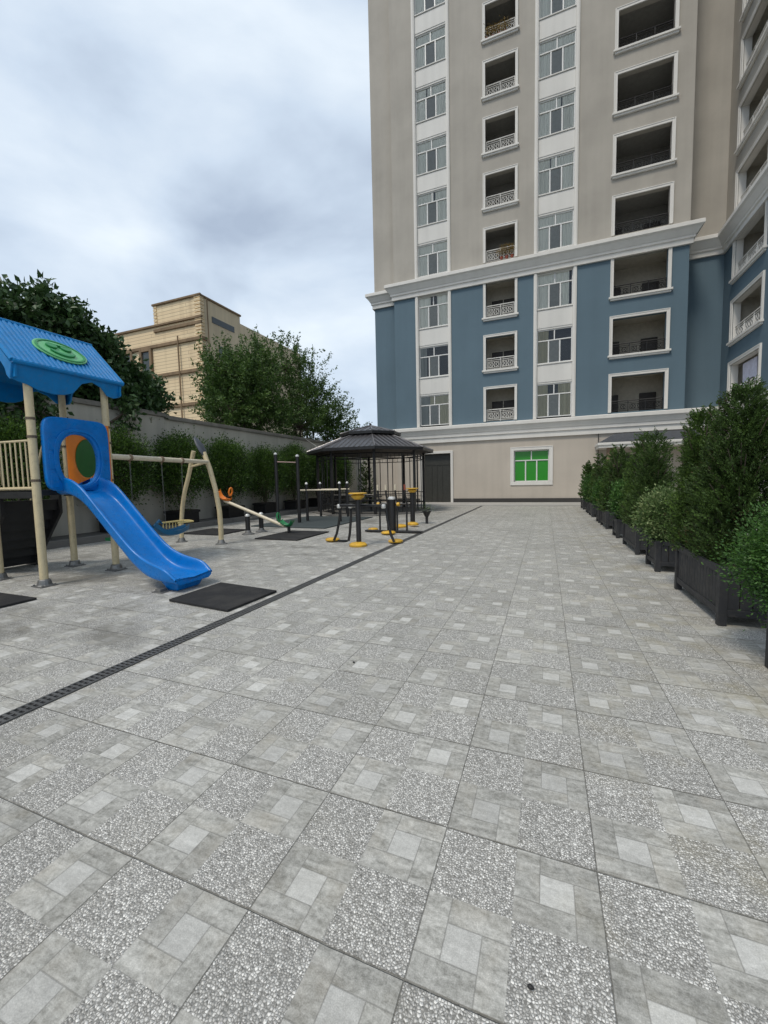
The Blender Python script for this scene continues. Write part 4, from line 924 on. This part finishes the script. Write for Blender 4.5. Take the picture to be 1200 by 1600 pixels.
# ================================================================== SEESAW
ss = empty('seesaw', (-8.15, 9.35, 0), 'tilted seesaw with a raised orange seat and a lowered green seat', 'seesaw')
m = MB(); m.tube([(-9.32,9.35,1.03),(-7.02,9.35,.24)], .05, 12); m.build('beam', M['beam_cream'], ss, smooth=True)
for yy in (9.02, 9.66):
    m = MB(); m.tube([(-8.15,yy,.06),(-8.15,yy,.56)], .072, 14); po = m.build('post', M['black_metal'], ss, smooth=True)
    m = MB(); m.lathe((-8.15,yy,.56), [(.078,0),(.078,.03),(.055,.065),(.02,.078)], 14); m.build('cap', M['chrome'], po, smooth=True)
    m = MB(); m.lathe((-8.15,yy,0), [(.19,.0),(.19,.02),(.10,.06),(.078,.13)], 14); m.build('foot', M['steel'], po, smooth=True)
m = MB(); m.tube([(-8.15,9.02,.5),(-8.15,9.66,.5)], .03, 8); m.build('axle', M['steel'], ss, smooth=True)
def seesaw_seat(xc, zc, sgn, mat):
    # dish with raised back and a looped grip; sgn: +1 if the outside is towards +X
    m = MB(); prof = [(-.20,.05),(-.12,.0),(0,-.03),(.12,.0),(.20,.07),(.25,.20)]; ring = []
    tilt = .33
    for (a, b) in prof:
        ax = a*sgn; z = zc+b-a*sgn*tilt; w = .14-.03*abs(a)/.25
        ring.append([(xc+ax,9.35-w,z+.05),(xc+ax,9.35-w*.7,z),(xc+ax,9.35,z-.012),(xc+ax,9.35+w*.7,z),(xc+ax,9.35+w,z+.05),(xc+ax,9.35+w*.8,z-.03),(xc+ax,9.35,z-.055),(xc+ax,9.35-w*.8,z-.03)])
    k = 8; vs = [v for r_ in ring for v in r_]; fs = [(i*k+j,i*k+(j+1)%k,(i+1)*k+(j+1)%k,(i+1)*k+j) for i in range(len(ring)-1) for j in range(k)]+[tuple(range(k)), tuple((len(ring)-1)*k+j for j in range(k))[::-1]]
    m.quadmesh(vs, fs); ob = m.build('seat', mat, ss, smooth=True); s_ = ob.modifiers.new('s','SUBSURF'); s_.levels = 1; s_.render_levels = 1
    m = MB(); gx = xc-.24*sgn; gz = zc+.24*tilt+.05
    m.tube([(gx,9.35-.02,gz-.05),(gx-.02*sgn,9.27,gz+.08),(gx-.04*sgn,9.30,gz+.19),(gx-.05*sgn,9.35,gz+.21),(gx-.04*sgn,9.40,gz+.19),(gx-.02*sgn,9.43,gz+.08),(gx,9.35+.02,gz-.05)], .028, 8); m.build('grip', mat, ob, smooth=True)
seesaw_seat(-9.32, 1.10, -1, M['orange']); seesaw_seat(-6.98, .30, 1, M['plastic_green'])
m = MB(); m.tube([(-6.88,9.35,.03),(-6.88,9.35,.22)], .05, 10); m.build('bumper', M['black_metal'], ss)

# ================================================================== RUBBER MATS
def mat_(pts, label, mat=M['rubber']):
    m = MB(); m.prism(pts, lambda a,b: (a,b,.003), lambda a,b: (a,b,.035)); c = (sum(p[0] for p in pts)/4, sum(p[1] for p in pts)/4, 0)
    tag(m.build('rubber_mat', mat, origin=c, bevel=.006), label, 'rubber mat', 'rubber mats under the play equipment')
mat_([(-4.30,2.84),(-3.19,2.72),(-3.16,3.66),(-4.31,3.80)], 'black square rubber mat at the foot of the blue slide')
mat_([(-7.5,1.15),(-6.22,1.15),(-6.22,2.33),(-7.5,2.33)], 'black rubber mat cut off by the left edge of the picture')
mat_([(-10.45,8.55),(-8.85,8.55),(-8.95,9.95),(-10.5,9.95)], 'black rubber mat under the raised orange end of the seesaw')
mat_([(-7.2,8.15),(-5.8,8.15),(-5.85,10.0),(-7.25,10.0)], 'black rubber mat under the lowered green seat')
mat_([(-9.6,10.9),(-6.45,10.8),(-6.5,15.0),(-9.7,15.0)], 'large grey-green rubber mat under the exercise bars', M['mat_green'])

for (x, y, r_, lb) in ((0.368, 0.112, .009, 'small black pebble lying alone on the near paving'), (-1.12, 1.96, .010, 'tiny dark crumb on the paving right of the drain line')):
    m = MB(); m.lathe((x,y,.004), [(r_*.5,0),(r_,r_*.4),(r_*.8,r_),(r_*.2,r_*1.3)], 7, 1.2, .8); tag(m.build('pebble', M['pot'], origin=(x,y,0), smooth=True), lb, 'pebble')
# ================================================================== BARS
hb_ = empty('pull_up_bar', (-8.8, 12.1, 0), 'tall black pull-up bar with two posts and silver caps', 'exercise bar')
def cap_post(x, y, h, par, r=.055):
    m = MB(); m.tube([(x,y,0),(x,y,h)], r, 12); po = m.build('post', M['black_metal'], par, smooth=True)
    m = MB(); m.lathe((x,y,h-.01), [(r+.006,0),(r+.006,.04),(r*.6,.075),(.01,.085)], 12); m.build('cap', M['chrome'], po, smooth=True)
cap_post(-9.24,12.05,2.66,hb_,.065); cap_post(-8.40,12.25,2.56,hb_,.065)
m = MB(); m.tube([(-9.24,12.05,2.38),(-8.40,12.25,2.33)], .022, 8); m.build('bar', paint('worn_bar', (.30,.20,.17), .5, .2), hb_, smooth=True)
pb = empty('parallel_bars', (-7.7, 13.6, 0), 'low black parallel bars with cream rails and white caps', 'exercise bars')
for (x, y) in ((-8.46,12.92),(-6.98,12.91),(-7.7,15.0),(-9.0,14.9)): cap_post(x, y, 1.50, pb, .055)
for a, b in (((-8.75,12.90,1.26),(-6.98,12.90,1.26)),((-9.1,14.9,1.24),(-7.6,15.0,1.24))):
    m = MB(); m.tube([a, b], .030, 8); m.build('rail', M['beam_cream'], pb, smooth=True)

# ================================================================== EXERCISE MACHINES
def disc_pad(m, x, y, z, r, h, n=18):
    r *= .72; h *= .75; m.lathe((x,y,z), [(r*.96,0),(r,.015),(r,h*.45),(r*.8,h*.8),(r*.3,h),(.01,h)], n)
e1 = empty('twister_walker', (-3.78, 7.8, 0), 'nearest yellow and black twister exerciser with a bowl-shaped top', 'exercise machine', 'outdoor exercise machines')
m = MB(); m.tube([(-3.8,7.8,.05),(-3.8,7.8,1.20)], .062, 14); m.build('post', M['black_metal'], e1, smooth=True)
m = MB(); m.lathe((-3.8,7.8,1.12), [(.05,0),(.09,.01),(.15,.06),(.17,.10),(.12,.13)], 16); m.lathe((-3.8,7.8,1.255), [(.19,0),(.225,.008),(.225,.026),(.20,.036),(.10,.034)], 24); m.build('handle_bowl', M['yellow'], e1, smooth=True)
m = MB(); disc_pad(m,-3.8,7.75,.0,.30,.14); m.build('base_pad', M['yellow'], e1, smooth=True)
m = MB(); m.box(-4.42,-3.2,7.96,8.03,.94,1.0); m.tube([(-4.42,8.0,.97),(-4.42,8.0,.94)], .03, 8); m.build('crossbar', M['black_metal'], e1, bevel=.01)
for (x0, x1, y) in ((-4.40,-4.62,8.05),(-4.12,-4.22,8.08),(-3.22,-3.02,8.15)):
    m = MB(); m.tube([(x0,y,.97),(x0+(x1-x0)*.2,y,.6),(x0+(x1-x0)*.6,y,.25),(x1,y,.07)], .034, 8); lo = m.build('swing_arm', M['black_metal'], e1, smooth=True)
for (x, y) in ((-4.80,8.30),(-3.08,8.42)):
    m = MB(); disc_pad(m,x,y,.03,.26,.10); m.build('foot_pad', M['yellow'], e1, smooth=True); m = MB(); m.box(x-.12,x+.42 if x < -4 else x+.1,y-.05,y+.05,.0,.05); m.build('pad_base', M['black_metal'], e1)
for (x, y) in ((-4.12,8.03),(-3.22,8.0),(-4.42,8.0)):
    m = MB(); m.lathe((x,y,.90),[(.045,0),(.055,.02),(.055,.08),(.045,.10)],10); m.build('joint_cover', M['chrome'], e1, smooth=True)
e2 = empty('elliptical_trainer', (-3.9, 10.3, 0), 'middle black double elliptical trainer with yellow joints and a silver dome', 'exercise machine', 'outdoor exercise machines')
m = MB(); m.tube([(-3.9,10.4,.0),(-3.9,10.4,1.0)], .12, 16); m.build('post', M['black_metal'], e2, smooth=True)
m = MB(); m.lathe((-3.9,10.4,1.0), [(.13,0),(.13,.03),(.09,.075),(.02,.09)], 16); m.build('dome_cap', M['chrome'], e2, smooth=True)
m = MB(); m.tube([(-4.28,10.4,.86),(-3.35,10.4,.86)], .025, 8); m.build('crossbar', M['black_metal'], e2)
for x in (-4.28,-4.02,-3.72,-3.42):
    m = MB(); m.tube([(x,10.35,.06),(x-.01,10.38,.5),(x,10.4,.86),(x-.03,10.32,1.15),(x-.03,10.30,1.30)], .03, 8); ar = m.build('lever', M['black_metal'], e2, smooth=True)
    m = MB(); m.tube([(x-.03,10.30,1.28),(x-.03,10.29,1.44)], .032, 8); m.build('hand_grip', M['beam_cream'] if x < -3.5 else M['terracotta'], ar, smooth=True)
for x in (-4.30,-3.66):
    m = MB(); m.tube([(x-.04,10.3,.86),(x+.04,10.3,.86)], .055, 12); m.build('joint_cover', M['yellow'], e2, smooth=True)
m = MB(); m.box(-4.75,-2.95,10.25,10.42,.02,.07); m.build('base_bar', M['black_metal'], e2, bevel=.01)
for (x, y, s_) in ((-4.62,10.6,.22),(-3.86,9.95,.30)):
    m = MB(); disc_pad(m,x,y,.03,s_,.10); m.build('foot_pad', M['yellow'], e2, smooth=True)
e3 = empty('twister', (-3.95, 12.3, 0), 'farthest yellow and black twister exerciser beside the pavilion', 'exercise machine', 'outdoor exercise machines')
m = MB(); m.tube([(-3.95,12.6,.05),(-3.95,12.6,1.22)], .085, 14); m.build('post', M['black_metal'], e3, smooth=True)
m = MB(); m.lathe((-3.95,12.6,1.12), [(.05,0),(.09,.01),(.15,.06),(.17,.10),(.12,.13)], 16); m.lathe((-3.95,12.6,1.255), [(.19,0),(.225,.008),(.225,.026),(.20,.036),(.10,.034)], 24); m.build('handle_bowl', M['yellow'], e3, smooth=True)
for (x, y, z, s_) in ((-3.95,12.5,.0,.30),(-4.15,11.75,.0,.34),(-3.72,12.0,.05,.22)):
    m = MB(); disc_pad(m,x,y,z,s_,.14); m.build('foot_pad', M['yellow'], e3, smooth=True)
fp = empty('flower_pot', (-3.62, 12.9, 0), 'small dark cone-shaped pot with a sparse twiggy plant beside the drain', 'flower pot')
m = MB(); m.lathe((-3.55,13.0,0), [(.06,0),(.05,.02),(.05,.22),(.12,.36),(.17,.45),(.15,.45),(.10,.38)], 14); m.build('pot', M['black_metal'], fp, smooth=True)
rs = np.random.default_rng(5); P = np.array([-3.55,13.0,.56])+rs.normal(0,1,(90,3))*np.array([.13,.13,.08]); leaf_obj('foliage', P, rs.normal(size=P.shape)+np.array([0,0,.5]), .06, .02, M['varieg'], fp, rs)

# ================================================================== PAVILION
gz = empty('pavilion', (-8.0, 18.45, 0), 'black octagonal garden pavilion with a two-tiered ribbed metal roof', 'pavilion')
GC = (-8.0, 18.45); gph = .468
def oct_(s, z, rx=3.25, ry=3.37): return [(GC[0]+rx*s*math.cos(gph+k*PI/4), GC[1]+ry*s*math.sin(gph+k*PI/4), z) for k in range(8)]
def roof_tier(s0, z0, s1, z1, name):
    m = MB(); a = oct_(s0, z0); b = oct_(s1, z1)
    m.quadmesh(a+b, [(k,(k+1)%8,8+(k+1)%8,8+k) for k in range(8)]); a2 = oct_(s0*.985, z0-.03); b2 = oct_(s1*.97, z1-.10); m.quadmesh(a2+b2, [(k,8+k,8+(k+1)%8,(k+1)%8) for k in range(8)])
    ob = m.build(name, M['gaz_roof'], gz)
    m = MB(); 
    for k in range(8):
        A, B, A2, B2 = Vector(a[k]), Vector(a[(k+1)%8]), Vector(b[k]), Vector(b[(k+1)%8]); nr = (B-A).cross(A2-A).normalized(); nr = nr if nr.z > 0 else -nr
        ns = 10 if s0 > .8 else 4; mid = (A+B)/2; mid2 = (A2+B2)/2; dirn = (mid2-mid); half = (B-A).length/2; half2 = (B2-A2).length/2
        e = (B-A).normalized()
        for j in range(ns+1):
            o = -half+2*half*j/ns
            fmax = 1.0 if abs(o) <= half2 else (half-abs(o))/(half-half2)
            if fmax < .04: continue
            p = mid+e*o+nr*.006; q = p+dirn*fmax; m.tube([tuple(p), tuple(q)], .022, 4)
        m.tube([tuple(A+nr*.01), tuple(A2+nr*.01)], .04, 6)
    m.build('roof_rib', M['gaz_rib'], ob)
    m = MB(); o1 = oct_(s0*1.0, z0-.005); o2 = oct_(s0*1.0, z0-.13); m.quadmesh(o1+o2, [(k,(k+1)%8,8+(k+1)%8,8+k) for k in range(8)]); i1 = oct_(s0*.97, z0-.13); m.quadmesh(o2+i1, [(k,(k+1)%8,8+(k+1)%8,8+k) for k in range(8)])
    m.build('eave', M['black_metal'], ob); return ob
roof_tier(1.0, 3.10, .40, 3.86, 'lower_roof'); roof_tier(.48, 3.99, .03, 4.38, 'upper_roof')
m = MB(); m.lathe((GC[0],GC[1],4.34), [(.10,0),(.12,.04),(.05,.08),(.07,.13),(.02,.2)], 10); m.build('finial', M['gaz_roof'], gz, smooth=True)
m = MB(); a = oct_(.39, 3.70); b = oct_(.39, 4.02); m.quadmesh(a+b, [(k,(k+1)%8,8+(k+1)%8,8+k) for k in range(8)]); m.build('lantern_wall', M['black_metal'], gz)
m = MB(); a = oct_(.94, 2.98); m.quadmesh(a, [tuple(range(8))]); m.build('ceiling', M['ceil'], gz)
pc_ = oct_(.84, 0)
for k in range(8):
    x, y, _ = pc_[k]; m = MB(); m.box(x-.055, x+.055, y-.055, y+.055, .05, 3.0); m.build('post', M['black_metal'], gz, bevel=.006)
def pline(k, f): a = Vector(pc_[k]); b = Vector(pc_[(k+1)%8]); return a.lerp(b, f)
for k in range(8):
    m = MB(); A = pline(k, .03); B = pline(k, .97); z_ = lambda p, z: (p.x, p.y, z)
    m.tube([z_(A,2.84), z_(B,2.84)], .03, 4); m.tube([z_(A,2.62), z_(B,2.62)], .02, 4)
    for f in np.linspace(.06, .94, 9): p = pline(k, f); m.tube([z_(p,2.62), z_(p,2.84)], .010, 4)
    for f in (.32, .68):
        p = pline(k, f); m.tube([z_(p,.1), z_(p,2.84)], .024, 6)
    m.build('frieze', M['black_metal'], gz)
    if k in (7,): continue
    m = MB(); m.tube([z_(A,.95), z_(B,.95)], .022, 6); m.tube([z_(A,.45), z_(B,.45)], .016, 6); m.tube([z_(A,.72), z_(B,.72)], .012, 4)
    for f in np.linspace(.05, .95, 9): p = pline(k, f); m.tube([z_(p,.45), z_(p,.95)], .009, 4)
    I0 = Vector((GC[0],GC[1],0)); 
    a0, b0 = z_(A,.45), z_(B,.45); a1 = tuple(Vector(a0).lerp(Vector((I0.x,I0.y,.45)), .16)); b1 = tuple(Vector(b0).lerp(Vector((I0.x,I0.y,.45)), .16))
    m.quadmesh([a0,b0,b1,a1,(a0[0],a0[1],.40),(b0[0],b0[1],.40),(b1[0],b1[1],.40),(a1[0],a1[1],.40)], [(0,1,2,3),(4,7,6,5),(0,4,5,1),(3,2,6,7)]); m.build('bench', M['black_metal'], gz)
m = MB(); a = oct_(.95, .0); b = oct_(.95, .06); m.quadmesh(a+b, [tuple(range(8,16))]+[(k,(k+1)%8,8+(k+1)%8,8+k) for k in range(8)]); m.build('floor', M['kerb'], gz)
tb = empty('round_table', (-8.0, 18.3, .06), 'round black table standing inside the pavilion', 'table')
m = MB(); m.lathe((-8.0,18.3,.74), [(.55,0),(.56,.02),(.55,.04),(.02,.04)], 20); m.build('tabletop', M['black_metal'], tb); m = MB(); m.lathe((-8.0,18.3,.06), [(.28,0),(.26,.03),(.05,.06),(.05,.68)], 14); m.build('pedestal', M['black_metal'], tb)
conifer((-10.6, 23.6, .0), 3.1, .55, 77, G_th[1], 7000, 'narrow dark conifer at the corner of the building, behind the pavilion', None, leaf=.09)

# ================================================================== SKY, SUN, CAMERA
w = bpy.data.worlds.new('World'); scene.world = w; w.use_nodes = True; nt = w.node_tree; N = nt.nodes; L = nt.links; N.clear()
SUN_EL, SUN_AZ = 58, 200
tc = N.new('ShaderNodeTexCoord'); sky = N.new('ShaderNodeTexSky'); sky.sky_type = 'NISHITA'; sky.sun_disc = False; sky.sun_elevation = R(SUN_EL); sky.sun_rotation = R(SUN_AZ)
bg1 = N.new('ShaderNodeBackground'); bg1.inputs[1].default_value = .10; L.new(sky.outputs[0], bg1.inputs[0])
mp = N.new('ShaderNodeMapping'); mp.inputs['Scale'].default_value = (1.0, 1.0, 2.0); mp.inputs['Location'].default_value = (.35, .2, .1); L.new(tc.outputs['Generated'], mp.inputs[0])
n1 = N.new('ShaderNodeTexNoise'); n1.inputs['Scale'].default_value = 1.9; n1.inputs['Detail'].default_value = 7; n1.inputs['Roughness'].default_value = .50; n1.inputs['Distortion'].default_value = .2; L.new(mp.outputs[0], n1.inputs['Vector'])
cr = N.new('ShaderNodeValToRGB'); e = cr.color_ramp.elements; e[0].position = .36; e[0].color = (.42,.50,.62,1); e[1].position = .66; e[1].color = (.84,.92,.99,1); k_ = e.new(.5); k_.color = (.62,.72,.84,1)
L.new(n1.outputs['Fac'], cr.inputs[0]); bg2 = N.new('ShaderNodeBackground'); L.new(cr.outputs[0], bg2.inputs[0]); bg2.inputs[1].default_value = 1.0
mx = N.new('ShaderNodeMixShader'); mx.inputs[0].default_value = .86; L.new(bg1.outputs[0], mx.inputs[1]); L.new(bg2.outputs[0], mx.inputs[2])
wo_ = N.new('ShaderNodeOutputWorld'); L.new(mx.outputs[0], wo_.inputs[0])
ld = bpy.data.lights.new('sun', 'SUN'); ld.energy = 1.75; ld.angle = R(14); ld.color = (1, .915, .80); lo = bpy.data.objects.new('sun', ld); COL.objects.link(lo)
sd = Vector((math.sin(R(SUN_AZ))*math.cos(R(SUN_EL)), math.cos(R(SUN_AZ))*math.cos(R(SUN_EL)), math.sin(R(SUN_EL))))   # towards the sun
lo.rotation_euler = sd.to_track_quat('Z', 'Y').to_euler()

cam = bpy.data.cameras.new('camera'); co_ = bpy.data.objects.new('camera', cam); COL.objects.link(co_); scene.camera = co_
yaw, pitch, roll = R(-21.646), R(-4.334), R(-1.251)
f = Vector((math.sin(yaw)*math.cos(pitch), math.cos(yaw)*math.cos(pitch), math.sin(pitch))); r0 = Vector((math.cos(yaw), -math.sin(yaw), 0)); u0 = r0.cross(f)
rv = r0*math.cos(roll)+u0*math.sin(roll); uv = -r0*math.sin(roll)+u0*math.cos(roll)
mt = Matrix((rv, uv, -f)).transposed().to_4x4(); mt.translation = Vector((.399, -1.09, 1.554)); co_.matrix_world = mt
cam.sensor_fit = 'HORIZONTAL'; cam.sensor_width = 36; cam.lens = 36*637.516/1200; cam.clip_end = 2000; cam.clip_start = .05
scene.view_settings.view_transform = 'Standard'; scene.view_settings.look = 'None'; scene.view_settings.exposure = .22; scene.view_settings.gamma = 1
